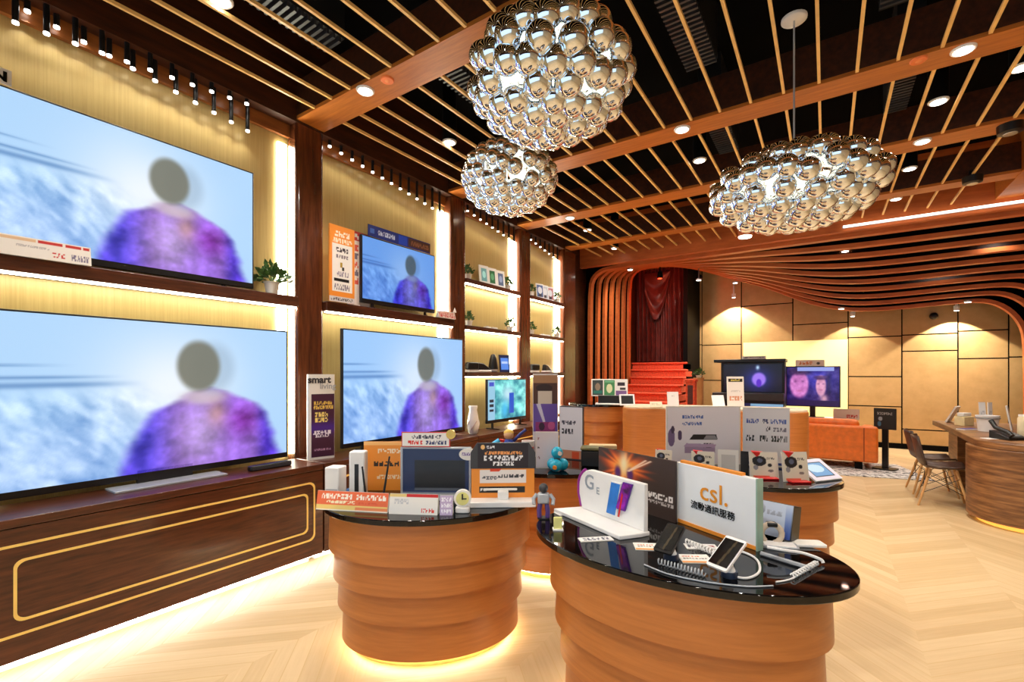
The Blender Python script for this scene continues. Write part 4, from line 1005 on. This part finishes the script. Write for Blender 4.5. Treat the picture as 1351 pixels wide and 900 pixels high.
# ---- foreground counter
def outline_prism(mb, pts, y0, y1):
    n = len(pts); k = len(mb.v)
    mb.v += [(x, y0, z) for x, z in pts]+[(x, y1, z) for x, z in pts]
    mb.f += [tuple(k+i for i in range(n)), tuple(k+n+i for i in range(n))[::-1]]+[(k+i, k+n+i, k+n+(i+1) % n, k+(i+1) % n) for i in range(n)]
    mb.sm += [False]*(n+2); return mb
loc, rz, w, h = F_(764, 674, 850, 708, ZC, 628); hw = w/2
t = thing('phone_sign', 'white rounded sign showing two phones with a large grey letter', 'sign', loc, rz)
r = .10; ol = [(-hw+.03, .02), (hw, .02), (hw, h)]+[(-hw+r-r*math.sin(a), h-r+r*math.cos(a)) for a in np.linspace(0, math.pi/2, 8)]+[(-hw+r*.35-r*.35*math.cos(a), .09-.07*math.sin(a)) for a in np.linspace(.1, 1.3, 5)]
outline_prism(MB(), ol, 0, .025).build('panel', WHITE, t, .004)
MB().tube([(-hw+r-(r+.006)*math.sin(a), .004, h-r+(r+.006)*math.cos(a)) for a in np.linspace(.5, math.pi/2, 7)]+[(-hw-.006, .004, .10), (-hw+.016, .004, .03)], .009, 8).build('trim', plain('magenta edge', (150, 40, 140), .4), t)
MB().prism([(-hw-.05, -.13), (hw-.02, -.13), (hw+.005, -.02), (hw+.005, .03), (-hw, .03)], 0, .02).build('tray', WHITE, t, .004)
text('G', .105, plain('grey lettering', (150, 158, 168), .4), t, -hw+.085, -.002, h*.58, .001)
text('E', .05, plain('grey lettering', (150, 158, 168), .4), t, -hw+.15, -.002, h*.52)
def ph(name, x0, z0, wv, hv, sl, mat, ins):
    m1 = outline_prism(MB(), [(x0, z0), (x0+wv, z0), (x0+wv+sl, z0+hv), (x0+sl, z0+hv)], -.010, -.002)
    o = m1.build(name, mat, t); d = .005
    outline_prism(MB(), [(x0+d, z0+d), (x0+wv-d, z0+d), (x0+wv+sl-d, z0+hv-d), (x0+sl+d, z0+hv-d)], -.0115, -.010).build('screen', ins, o); return o
ph('phone_picture', .055, .085, .06, .135, .05, plain('violet', (96, 30, 150), .4), plain('violet red', (120, 26, 140), .4, 0, .5, 25))
ph('phone_picture', -.012, .045, .07, .165, .035, WHITE, plain('phone blue', (44, 120, 206), .35, 0, .1, 14))
outline_prism(MB(), [(.072, .05), (.084, .05), (.108, .16), (.10, .17)], -.012, -.0115).build('print', REDP, t)
loc, rz, w, h = F_(790, 657, 891, 690, ZC, 600)
t = thing('sign', 'dark brown sign with a fiery burst picture between the two white signs', 'sign', loc, rz)
Box(-w/2, w/2, 0, .012, 0, h).build('board', plain('dark brown board', (58, 44, 40), .45), t)
def burst(X, Y):
    mix = lambda A, c, m: A*(1-m[..., None])+np.array(c, float)*m[..., None]
    A = np.zeros(X.shape+(3,)); A[:] = (60, 44, 40); dx, dy = X-.37, (Y-.70)*.9
    R = np.hypot(dx, dy); an = np.arctan2(dy, dx); ry = .5+.5*np.sin(an*13+2*np.sin(an*5))
    m = sst(.36, .12, R*(1.12-.35*ry)); A = mix(A, (232, 84, 26), m)
    A = mix(A, (250, 170, 70), sst(.26, .05, R*(1.2-.4*ry)))
    A = mix(A, (255, 236, 190), np.exp(-((dx/.06)**2+((Y-.78)/.22)**2)))
    for s in (-1, 1): A = mix(A, (84, 34, 110), np.exp(-(((dx-s*.085)/.045)**2+((Y-.60)/.12)**2)**2))
    for c, sl_ in ((.5, .9), (.44, 1.1)): A = mix(A, (255, 220, 190), np.exp(-(((dx-.02-(Y-.62)*sl_))/.018)**2)*((Y > .66) & (Y < .92)))
    m = ((X-.86)/.02)**2 < 0
    B = paint((0, 0, 0), [('t', .62, .30, .98, .40, (240, 234, 230), 6), ('t', .66, .22, .98, .28, (200, 190, 186), 9)])(X, Y); k = B.sum(-1) > 0; A[k] = B[k]; return A
face('print', w, h, burst, t, PRINT, -.001, 130)
loc, rz, w, h = F_(895, 689, 998, 727, ZC, 622)
t = thing('acrylic_sign', 'white acrylic block sign with orange lettering in the foreground', 'sign', loc, rz)
Box(-w/2, w/2, 0, .03, 0, h).build('panel', plain('white acrylic', (238, 240, 244), .3, 0, .01), t, .003)
Box(w/2, w/2+.006, -.004, .034, 0, h+.002).build('edge', GLASSG, t); Box(-w/2-.01, -w/2, -.002, .03, 0, h).build('edge', OFFW, t)
Box(-w/2+.01, w/2-.07, .003, .027, h, h+.012).build('top_strip', ORANGEP, t); Box(-w/2, w/2, -.004, .0, .002, .018).build('base_strip', ORANGEP, t)
text('csl.', .125, plain('orange lettering', (236, 150, 36), .4), t, .0, -.003, h*.50, .0005)
text('流動通訊服務', .040, BLACKM, t, -.01, -.003, h*.33, .0004)
def phone(label, q, lean, h, body, scr, stand_at):
    loc, rz, w, _ = F_(*q, ZC+.04, 0)
    t = thing('phone_on_stand', label, 'phone', (loc[0], loc[1], ZC), rz)
    M = Matrix.Translation((0, 0, .04)) @ Matrix.Rotation(-lean, 4, 'X')
    b = MB().prism(rrect(w, h, .008), 0, .009); b.v = [tuple(M @ (Matrix.Rotation(math.pi/2, 4, 'X') @ Vector((v[0], v[1]+h/2, v[2])))) for v in b.v]; b.build('body', body, t)
    face('screen', w*.9, h*.84, paint((10, 10, 12), [('p', [(.42, 0), (.56, 0), (.7, 1), (.6, 1)], (70, 60, 44))]), t, attr_gloss, -.0105, 24, 0, h*.08, M)
    c = M @ Vector((0, .015, h*.45))
    MB().cyl((c.x, c.y+.01, .004), (c.x, c.y-.002, c.z-.012), .026, .017, 18).build('stand', WHITE, t)
    MB().cyl((c.x, c.y+.01, .0005), (c.x, c.y+.01, .022), .030, .028, 18).build('foot', plain('navy foot', (30, 42, 66), .3), t)
attr_gloss = attrmat('phone glass', .12)
phone('black phone on a stand between the rounded sign and the orange lettered sign', (862, 727, 886, 734), math.radians(58), .145, BLACKP, 0, 0)
phone('white framed phone on a stand in front of the orange lettered sign', (932, 746, 959, 757), math.radians(56), .145, WHITE, 0, 0)
def onz(u, v, z=ZC): p = at(u, v, z); return (p.x, p.y, z)
def cable(label, px, r=.0045, mat=WHITE, lift=None):
    P = [Vector(onz(u, v, ZC+r+.0005+(lift[i] if lift else 0))) for i, (u, v) in enumerate(px)]
    Q = []
    for i in range(len(P)-1):
        p0, p1, p2, p3 = P[max(0, i-1)], P[i], P[i+1], P[min(len(P)-1, i+2)]
        for s in np.linspace(0, 1, 7)[:-1]: Q.append(.5*((2*p1)+(p2-p0)*s+(2*p0-5*p1+4*p2-p3)*s*s+(3*p1-p0-3*p2+p3)*s**3))
    Q.append(P[-1]); c = Q[0].copy(); c.z = ZC
    t = thing('cable', label, 'cable', tuple(c)); MB().tube([q_-c for q_ in Q], r, 7).build('cord', mat, t); return t
cable('white cable looping to the right rim of the foreground counter', [(1012, 722), (1035, 726), (1060, 730), (1082, 738), (1086, 743)], .006, WHITE, [.05, .045, .03, .012, 0])
cable('white cable curling under the white framed phone', [(958, 758), (985, 763), (1002, 754), (998, 738), (978, 728), (955, 726)], .0045)
cable('white cable running beside the white framed phone', [(905, 712), (928, 720), (950, 726)], .005)
cable('grey cable lying along the front rim of the foreground counter', [(850, 745), (880, 757), (920, 766), (955, 771), (990, 774), (1020, 773)], .003, GREY)
cable('thick pale cable bundle behind the acrylic sign edge', [(1004, 730), (1030, 738), (1056, 746), (1070, 750)], .009, GREY)
def springy(label, a, b, turns, R, r, mat=WHITE):
    A = Vector(onz(*a)); B = Vector(onz(*b)); d = B-A; n = Vector((-d.y, d.x, 0)).normalized(); t = thing('spring_cable', label, 'cable', tuple(A))
    MB().tube([d*s+n*R*math.cos(6.283*turns*s)+Vector((0, 0, R+r+R*math.sin(6.283*turns*s))) for s in np.linspace(0, 1, turns*10)], r, 5).build('cord', mat, t)
springy('coiled grey security cord in front of the black phone', (868, 745), (930, 762), 14, .010, .0028, GREY)
springy('coiled white security cord near the right rim of the counter', (1046, 764), (1078, 746), 10, .008, .0028)
springy('coiled white security cord behind the white framed phone', (905, 718), (945, 735), 10, .010, .003)
# leaflets
def leaflet(label, q, rz, w, d, base, shp, z=ZC, th=.003):
    t = thing('leaflet', label, 'leaflet', (*onz(*q)[:2], z), rz); Box(-w/2, w/2, -d/2, d/2, 0, th).build('card', OFFW, t)
    face('print', w*.98, d*.98, paint(base, shp), t, PRINT, 0, 40, 0, -d*.49, Matrix.Translation((0, 0, th+.0006)) @ Matrix.Rotation(-math.pi/2, 4, 'X'))
LP = [('r', .0, .0, 1, .2, (240, 160, 80)), ('t', .1, .4, .9, .55, (90, 80, 80), 8), ('t', .1, .65, .7, .8, (226, 110, 60), 6)]
leaflet('white and orange leaflet beside the stand of the black phone', (856, 722), .5, .12, .08, (244, 240, 234), LP)
leaflet('white and orange leaflet between the two phones', (917, 738), .55, .12, .085, (244, 240, 234), LP)
leaflet('leaflet with a red mark at the foot of the acrylic sign', (925, 722), .5, .13, .06, (236, 234, 232), [('t', .05, .2, .6, .8, (80, 80, 90), 8), ('r', .7, .3, .9, .7, (150, 30, 40))])
t = thing('white_pad', 'white phone lying flat near the right end of the foreground counter', 'phone', onz(1062, 719), .5); MB().prism(rrect(.15, .07, .012), 0, .012).build('body', WHITE, t, .003); MB().prism(rrect(.13, .06, .008), .012, .0126).build('screen', OFFW, t)
t = thing('white_pad', 'second white phone lying flat under the blue striped box', 'phone', onz(1028, 722), .3); MB().prism(rrect(.14, .07, .012), 0, .014).build('body', GREY, t, .003); MB().prism(rrect(.12, .06, .008), .014, .0146).build('screen', WHITE, t)
loc, rz, w, h = F_(1004, 712, 1037, 716, ZC, 674)
t = thing('product_box', 'black and silver box with a blue stripe behind the acrylic sign', 'box', loc, math.radians(-18))
M = Matrix.Translation((0, 0, .02)) @ Matrix.Rotation(-.22, 4, 'X'); b = MB().box(-.07, .07, 0, .085, .0, .145); b.v = [tuple(M @ Vector(v)+Vector((0, 0, 0.0))) for v in b.v]; b.build('body', BLACKP, t, .003)
face('print', .14, .145, paint((176, 190, 214), [('r', .80, 0, .97, 1, (40, 70, 150)), ('r', .97, 0, 1, 1, (10, 10, 14)), ('t', .25, .62, .7, .76, (60, 60, 70), 5), ('e', .06, .75, .14, .16, (14, 14, 16)), ('p', [(.0, .3), (.1, .45), (.6, .1), (.4, 0)], (20, 20, 22)), ('g', (200, 212, 232))]), t, PRINT, -.001, 50, 0, 0, M)
t = thing('smart_watch', 'beige strapped watch lying in front of the blue striped box', 'watch', onz(1018, 718), .4)
MB().tube([(.04*math.cos(a), .0, .045+.04*math.sin(a)) for a in np.linspace(-1.3, 4.0, 16)], .012, 8).build('strap', plain('beige strap', (206, 188, 166), .5), t); MB().box(-.02, .02, -.018, .018, .076, .094).build('case', BLACKP, t, .005)
# toy robot figure at the left tip
t = thing('toy_robot', 'grey and purple toy robot figure standing at the left tip of the foreground counter', 'toy', onz(717, 684), .5)
MB().box(-.03, .03, -.022, .022, .075, .13).build('torso', GREY, t, .01)
hd_ = MB().ball((0, 0, .153), .024, 14, 9).build('head', DKGREY, t)
for s in (-1, 1):
    MB().tube([(s*.032, 0, .122), (s*.05, -.006, .10), (s*.046, -.02, .075)], .010, 8).build('arm', GREY, t)
    MB().tube([(s*.016, 0, .078), (s*.022, -.004, .04), (s*.02, 0, .006)], .012, 8).build('leg', PURPLE, t)
MB().prism(rrect(.06, .05, .01), 0, .006).build('base', BLACKP, t)
t = thing('card_stand', 'small pale yellow card stand near the left tip of the counter', 'card', onz(736, 699), .6); MB().box(-.02, .02, -.006, .006, 0, .06).build('card', YELLOWP, t, .004); MB().box(-.024, .024, -.02, .02, 0, .006).build('base', WHITE, t)

leaflet('white leaflet lying left of the rounded phone sign', (748, 677), 1.0, .12, .07, (240, 238, 234), [('t', .1, .3, .8, .5, (150, 150, 156), 7), ('r', .4, .6, .6, .75, (60, 70, 90))])
leaflet('white leaflet with dark blotches before the tray of the rounded phone sign', (786, 712), .75, .15, .05, (232, 230, 228), [('t', .1, .2, .9, .8, (60, 70, 96), 6)])
cable('thin white cable crossing the bare right end of the counter', [(1079, 741), (1064, 752), (1044, 764), (1024, 768)], .003)
# ---- counter with the printer signs
def slabfoot(name, cat, label, q, z, base, shp, lean=.0, th=.012, mat=OFFW, nx=60, hh=None, pm=None):
    loc, rz, w, h = F_(*q[:4], z, q[4]); return slab(name, cat, label, loc, rz, w, hh or h, base, shp, th, lean, mat, nx, pm or PRINT)
slabfoot('sign', 'sign', 'wide white sign picturing a flat black device, left of the two printer signs', (879, 613, 977, 613, 536), ZC, (236, 231, 240), [
    ('g', (242, 238, 244)), ('t', .2, .80, .50, .86, (80, 110, 180), 8), ('t', .2, .68, .48, .74, (80, 110, 180), 7), ('p', [(.30, .42), (.70, .42), (.68, .52), (.36, .52)], (18, 16, 22)), ('p', [(.5, .43), (.70, .43), (.66, .50), (.54, .5)], (150, 146, 150)),
    ('e', .05, .46, .05, .16, (120, 100, 140)), ('e', .07, .6, .025, .07, (70, 56, 84)), ('e', .17, .50, .03, .09, (84, 66, 104)), ('r', .24, .18, .66, .30, (170, 146, 178)), ('t', .5, .28, .64, .36, (60, 50, 70), 4), ('p', [(.22, .3), (.66, .28), (.68, .34), (.26, .36)], (190, 164, 196))], nx=150)
slabfoot('sign', 'sign', 'white sign with blue and black text rows, right of the two printer signs', (980, 613, 1042, 617, 538), ZC, (242, 238, 240), [
    ('t', .06, .74, .34, .82, (70, 90, 170), 6), ('t', .42, .74, .56, .82, (50, 50, 100), 2), ('t', .6, .74, .95, .82, (90, 110, 180), 6), ('t', .5, .60, .6, .68, (40, 30, 40), 2), ('t', .66, .60, .95, .67, (130, 124, 136), 4), ('t', .05, .42, .24, .52, (40, 36, 36), 3), ('t', .36, .42, .54, .52, (40, 40, 36), 3), ('t', .62, .42, .97, .52, (50, 48, 40), 6), ('r', .1, .0, .9, .04, (60, 80, 150))], nx=120)
CARD = lambda s: [('g', (236, 230, 214)), ('e', .34, .66, .26, .2, (28, 28, 34)), ('e', .36, .68, .10, .09, (96, 104, 130)), ('t', .6, .72, .92, .8, (60, 56, 60), 4), ('e', .72, .5, .08, .07, (30, 30, 34)), ('e', .74, .28, .1, .05, (130, 120, 116)), ('r', .1, .02, .7, .10, (226, 120, 90)), ('e', .2, .4, .09, .1, (150, 150, 156))]
for k, (q, lab) in enumerate((((864, 617, 886, 619, 594), 'small card with a red ribbon at the left end of the printer sign counter'), ((912, 624, 943, 626, 596), 'dark watch card with a red ribbon in front of the black device picture'), ((990, 631, 1028, 632, 597), 'cream watch card with a red ribbon in front of the right printer sign'), ((1034, 636, 1068, 636, 597), 'cream watch card with a red ribbon nearest the right tip of its counter'))):
    loc, rz, w, h = F_(*q[:4], ZC, q[4]); t = slab('watch_card', 'display card', lab, loc, rz, w, h, (222, 218, 196), CARD(k), .006, .16)
    MB().add([(-w*.42, .02, h*1.0), (-w*.0, .03, h*.97), (-w*.24, .02, h*.80), (-w*.42, .045, h*1.02), (-w*.0, .05, h*.99), (-w*.24, .04, h*.82)], [(0, 1, 2), (5, 4, 3), (0, 3, 4, 1), (1, 4, 5, 2), (2, 5, 3, 0)]).build('ribbon', REDP, t)
    MB().box(-w*.35, w*.4, -.05, .03, 0, .012).build('base', REDP if k != 1 else BLACKP, t, .003)
slabfoot('sign', 'sign', 'small white card with a blank grey square before the black device picture', (947, 625, 975, 627, 594), ZC, (238, 236, 230), [('r', .16, .16, .86, .8, (206, 204, 200))], .12, .006)
slabfoot('phone', 'phone', 'small upright black phone between the blank card and cream watch card', (977, 626, 988, 627, 596), ZC, (12, 12, 14), [('r', .1, .1, .9, .9, (26, 26, 30))], .1, .008, BLACKP, 20)
slabfoot('tablet', 'tablet', 'white tablet with a blue display at the right tip of its counter', (1077, 637, 1112, 633, 560), ZC, (214, 208, 226), [('r', .12, .14, .88, .86, (20, 30, 50)), ('r', .16, .18, .84, .82, (96, 150, 206)), ('e', .45, .55, .3, .2, (180, 214, 240))], 1.0, .012, WHITE, 60, .20)
# ---- counter with the turquoise robot
t = thing('toy_robot', 'turquoise toy robot made of round balls on the counter at centre left', 'toy', onz(735, 621), .5)
for k in range(3):
    a = 4.5+k*2.094; b = MB().ball((.042*math.cos(a), .042*math.sin(a), .046), .046, 18, 12).build('wheel_ball', TURQ, t)
    MB().cyl((.042*math.cos(a)+.040*math.cos(a), .042*math.sin(a)+.040*math.sin(a), .04), (.042*math.cos(a)+.049*math.cos(a), .042*math.sin(a)+.049*math.sin(a), .038), .016, n=14).build('hub', ORANGEP, b)
hb = MB().ball((0, 0, .135), .045, 18, 12).build('head', TURQ, t); MB().cyl((.018, -.034, .135), (.022, -.046, .136), .016, n=16).build('eye', WHITE, hb)
MB().cyl((0, 0, .075), (0, 0, .10), .024, n=14).build('neck', DKGREY, t)
slabfoot('sign', 'sign', 'plain narrow white panel standing behind the turquoise robot', (707, 618, 737, 618, 570), ZC, (228, 222, 230), [('t', .06, .8, .14, .86, (160, 60, 70), 1), ('t', .06, .55, .14, .6, (60, 60, 70), 1), ('t', .06, .25, .16, .33, (120, 40, 60), 1)], 0, .012)
slabfoot('sign', 'sign', 'white sign with dark text rows and a dark right edge above the robot', (738, 605, 769, 608, 536), ZC, (228, 224, 230), [('t', .08, .66, .72, .74, (80, 76, 90), 4), ('t', .08, .48, .6, .58, (50, 46, 56), 4), ('r', .0, .0, 1, .16, (200, 140, 110)), ('r', .55, .0, .85, .14, (214, 80, 40))], 0, .03, DKGREY)
slabfoot('poster', 'poster', 'tall poster with brown, cream and purple blocks behind the turquoise robot', (703, 603, 736, 603, 493), ZC, (222, 214, 226), [
    ('r', 0, .90, 1, 1, (190, 140, 96)), ('r', 0, .64, 1, .9, (92, 56, 40)), ('e', .45, .84, .35, .05, (60, 36, 30)), ('r', .2, .64, .78, .80, (230, 216, 196)), ('r', 0, .30, 1, .64, (112, 84, 176)), ('p', [(.3, .64), (.12, .64), (.4, .42), (.5, .42)], (224, 216, 236)), ('p', [(.7, .42), (.6, .42), (.8, .64), (.95, .64)], (224, 216, 236)), ('r', .1, .3, .9, .42, (150, 50, 120)), ('e', .35, .36, .12, .05, (60, 30, 60)), ('e', .75, .37, .15, .05, (206, 90, 150)), ('r', 0, 0, 1, .3, (226, 220, 230))], 0, .015)
loc = onz(781, 617)
t = boxthing('camera_case', 'case', 'black case with an olive lid on the counter at centre left', loc, .35, .17, .12, .13, BLACKP, .01); MB().box(-.09, .09, -.01, .13, .13, .155).build('lid', plain('olive lid', (112, 108, 70), .6), t, .01)
t = boxthing('book_box', 'box', 'black flat box under the tan book on the counter at centre left', (-1.52, 3.50, ZC), .45, .26, .10, .12, BLACKP, .006); Box(-.10, .10, -.002, 0, .04, .08).build('label', DKGREY, t)
t = boxthing('book', 'book', 'tan book lying on the black flat box', (-1.49, 3.52, ZC+.1205), .45, .22, .10, .03, plain('tan paper', (206, 176, 130), .6), .003); Box(-.112, .112, -.004, .104, .0, .004).build('cover', BLACKP, t)
t = thing('toy_figure', 'small colourful toy figure with blue body and cyan arm behind the black header', 'toy', (-2.26, 3.30, ZC), math.radians(35))
MB().lathe([(.05, 0), (.055, .02), (.05, .03)], 18).build('base', BLACKP, t)
MB().lathe([(.03, .03), (.05, .08), (.045, .14), (.025, .17)], 16).build('torso', plain('toy blue', (30, 70, 180), .4), t); MB().ball((0, 0, .205), .042, 16, 10).build('head', plain('toy skin', (226, 176, 130), .5), t)
MB().ball((0, .006, .22), .043, 16, 8, (1, 1, .8)).build('cap', plain('toy yellow', (230, 190, 80), .5), t)
MB().tube([(-.04, 0, .15), (-.08, -.01, .16)], .014, 8).build('sleeve', REDP, t); MB().tube([(-.08, -.01, .16), (-.19, -.03, .09)], .020, 8).build('arm', plain('toy cyan', (70, 180, 230), .4), t)
MB().tube([(.04, 0, .15), (.10, 0, .21), (.15, 0, .25)], .014, 8).build('arm', plain('toy navy', (40, 50, 130), .4), t)
t = thing('cup', 'white cup with red marks beside the colourful toy figure', 'cup', (-2.14, 3.42, ZC)); MB().lathe([(.04, 0), (.055, .15), (.05, .15), (.037, .01)], 20).build('body', WHITE, t); MB().lathe([(.0475, .07), (.0505, .10)], 20).build('band', plain('cup red', (190, 70, 60), .5), t)
# ---- tall counters at the back
loc = (-2.62, 6.42, 1.10)
t = thing('picture_stand', 'white stand with three picture cards on the tall stepped counter', 'display stand', loc, math.radians(22))
MB().prism(rrect(.40, .22, .03), 0, .02).build('base', WHITE, t, .004); Box(-.16, .16, -.01, .02, .02, .13).build('neck', BLACKP, t); Box(-.26, .26, 0, .02, .12, .37).build('board', WHITE, t, .004)
for k, (c, s) in enumerate((((60, 70, 70), [('e', .5, .55, .25, .25, (150, 130, 110)), ('r', .1, .1, .9, .3, (40, 120, 110))]), ((70, 140, 90), [('e', .5, .45, .28, .3, (226, 230, 190)), ('r', .1, .85, .9, .95, (120, 190, 150))]), ((236, 234, 238), [('r', .15, .62, .85, .86, (50, 40, 50)), ('r', .4, .35, .9, .5, (60, 60, 64)), ('r', 0, 0, 1, .3, (120, 90, 150))]))):
    face('picture', .15, .22, paint(c, s), t, PRINT, -.001, 30, -.167+.167*k, .135)
BZ = 1.115
slabfoot('tablet', 'tablet', 'white framed tablet with a black screen on the tall bar counter', (818, 535.3, 838, 535.3, 520), BZ, (236, 236, 238), [('r', .1, .12, .9, .88, (14, 14, 16))], .3, .012, WHITE, 40)
slabfoot('card_holder', 'card', 'low cream card on the tall bar counter beside the tablet', (858, 537.5, 874, 537.5, 530), BZ, (240, 232, 206), [('t', .1, .3, .9, .7, (200, 190, 160), 6)], .3, .01)
slabfoot('card_holder', 'card', 'upright white card with a small emblem on the tall bar counter', (881, 537.5, 896, 537.5, 517), BZ, (240, 236, 236), [('t', .38, .68, .62, .8, (90, 90, 96), 2)], .15, .008)
slabfoot('card_holder', 'card', 'tilted blank white card on the tall bar counter beside the header sign', (941, 537.5, 957, 537.5, 521), BZ, (240, 238, 240), [], .35, .008)
slabfoot('card_holder', 'sign', 'tall clear sign with a black header on the tall bar counter', (960, 537.5, 982, 537.5, 497), BZ, (232, 222, 216), [('r', .06, .84, .94, .95, (24, 22, 20)), ('t', .2, .87, .8, .93, (200, 180, 90), 5), ('t', .1, .2, .9, .36, (206, 140, 110), 5), ('t', .2, .5, .8, .56, (190, 180, 176), 7)], .05, .01)
# ---- service desk
slab('brochure', 'brochure', 'white leaning brochure at the far left end of the service desk', onz(1249, 557, ZD), math.radians(248), .2, .25, (240, 240, 242), [('t', .1, .2, .9, .5, (190, 190, 200), 6)], .02, .45)
t = boxthing('tissue_box', 'box', 'pale yellow box with a white top on the service desk', onz(1279, 562, ZD), .8, .17, .12, .12, plain('cream box', (240, 222, 170), .5)); MB().box(-.07, .07, .02, .10, .12, .17).build('lid', WHITE, t, .01)
leaflet('purple folder lying on the service desk', (1277, 566), .75, .22, .10, (84, 70, 160), [('t', .1, .3, .9, .7, (60, 50, 140), 5)], ZD, .012)
for o in bpy.data.objects:
    if o.name.startswith('leaflet') and o.get('label', '').startswith('purple'): o.location = onz(1277, 567, ZD)
t = thing('paper_bin', 'white tub holding papers on the service desk', 'tub', onz(1303, 569, ZD)); MB().lathe([(.085, 0), (.10, .17), (.108, .175), (.108, .19), (.094, .19), (.08, .01)], 24).build('tub', WHITE, t); MB().lathe([(.1075, .15), (.111, .155), (.111, .165)], 24).build('rim', GREY, t)
for k, (dx, rz_, ln) in enumerate(((-.03, .6, .3), (.03, .9, .1))):
    p = Vector(onz(1303, 569, ZD)); t = slab('paper_fan', 'leaflet', '%s folded white paper standing behind the white tub' % ('left' if k == 0 else 'right'), (p.x+dx+.03, p.y+.15, ZD), rz_, .08, .34, (242, 240, 240), [('t', .2, .5, .8, .7, (200, 200, 206), 3)], .008, ln*.25)
p = onz(1331, 580, ZD)
t = thing('desk_phone', 'black desk telephone on the service desk', 'telephone', p, math.radians(35))
MB().add([(-.10, -.09, 0), (.10, -.09, 0), (.10, .11, 0), (-.10, .11, 0), (-.10, -.09, .03), (.10, -.09, .03), (.10, .11, .09), (-.10, .11, .09)], [(3, 2, 1, 0), (4, 5, 6, 7), (0, 1, 5, 4), (1, 2, 6, 5), (2, 3, 7, 6), (3, 0, 4, 7)]).build('base', BLACKP, t, .008)
MB().tube([(-.075, -.10, .05), (-.075, -.06, .085), (-.075, .06, .12), (-.075, .11, .19)], .022, 10).build('handset', BLACKP, t)
kp = MB()
for a in range(3):
    for b_ in range(4): kp.box(-.02+.035*a, .0+.035*a, -.06+.03*b_, -.04+.03*b_, .04+.009*b_, .052+.009*b_)
kp.build('keypad', GREY, t)
slab('brochure', 'brochure', 'white upright brochure behind the desk telephone', onz(1336, 568, ZD), math.radians(75), .16, .30, (240, 238, 240), [('t', .2, .1, .8, .3, (170, 160, 170), 4)], .015, .15)
t = thing('canister', 'beige canister at the right picture edge on the service desk', 'canister', onz(1352, 580, ZD)); MB().lathe([(.05, 0), (.055, .02), (.055, .22), (.045, .24)], 20).build('body', plain('beige plastic', (224, 206, 170), .5), t); MB().lathe([(.047, .24), (.047, .26)], 20).build('lid', OFFW, t)
leaflet('white sheet lying at the near edge of the service desk', (1309, 577), .6, .16, .10, (240, 238, 236), [('t', .1, .3, .9, .7, (196, 190, 190), 8)], ZD)
for o in bpy.data.objects:
    if o.get('label', '').startswith('white sheet lying at the near'): o.location = onz(1309, 579, ZD)
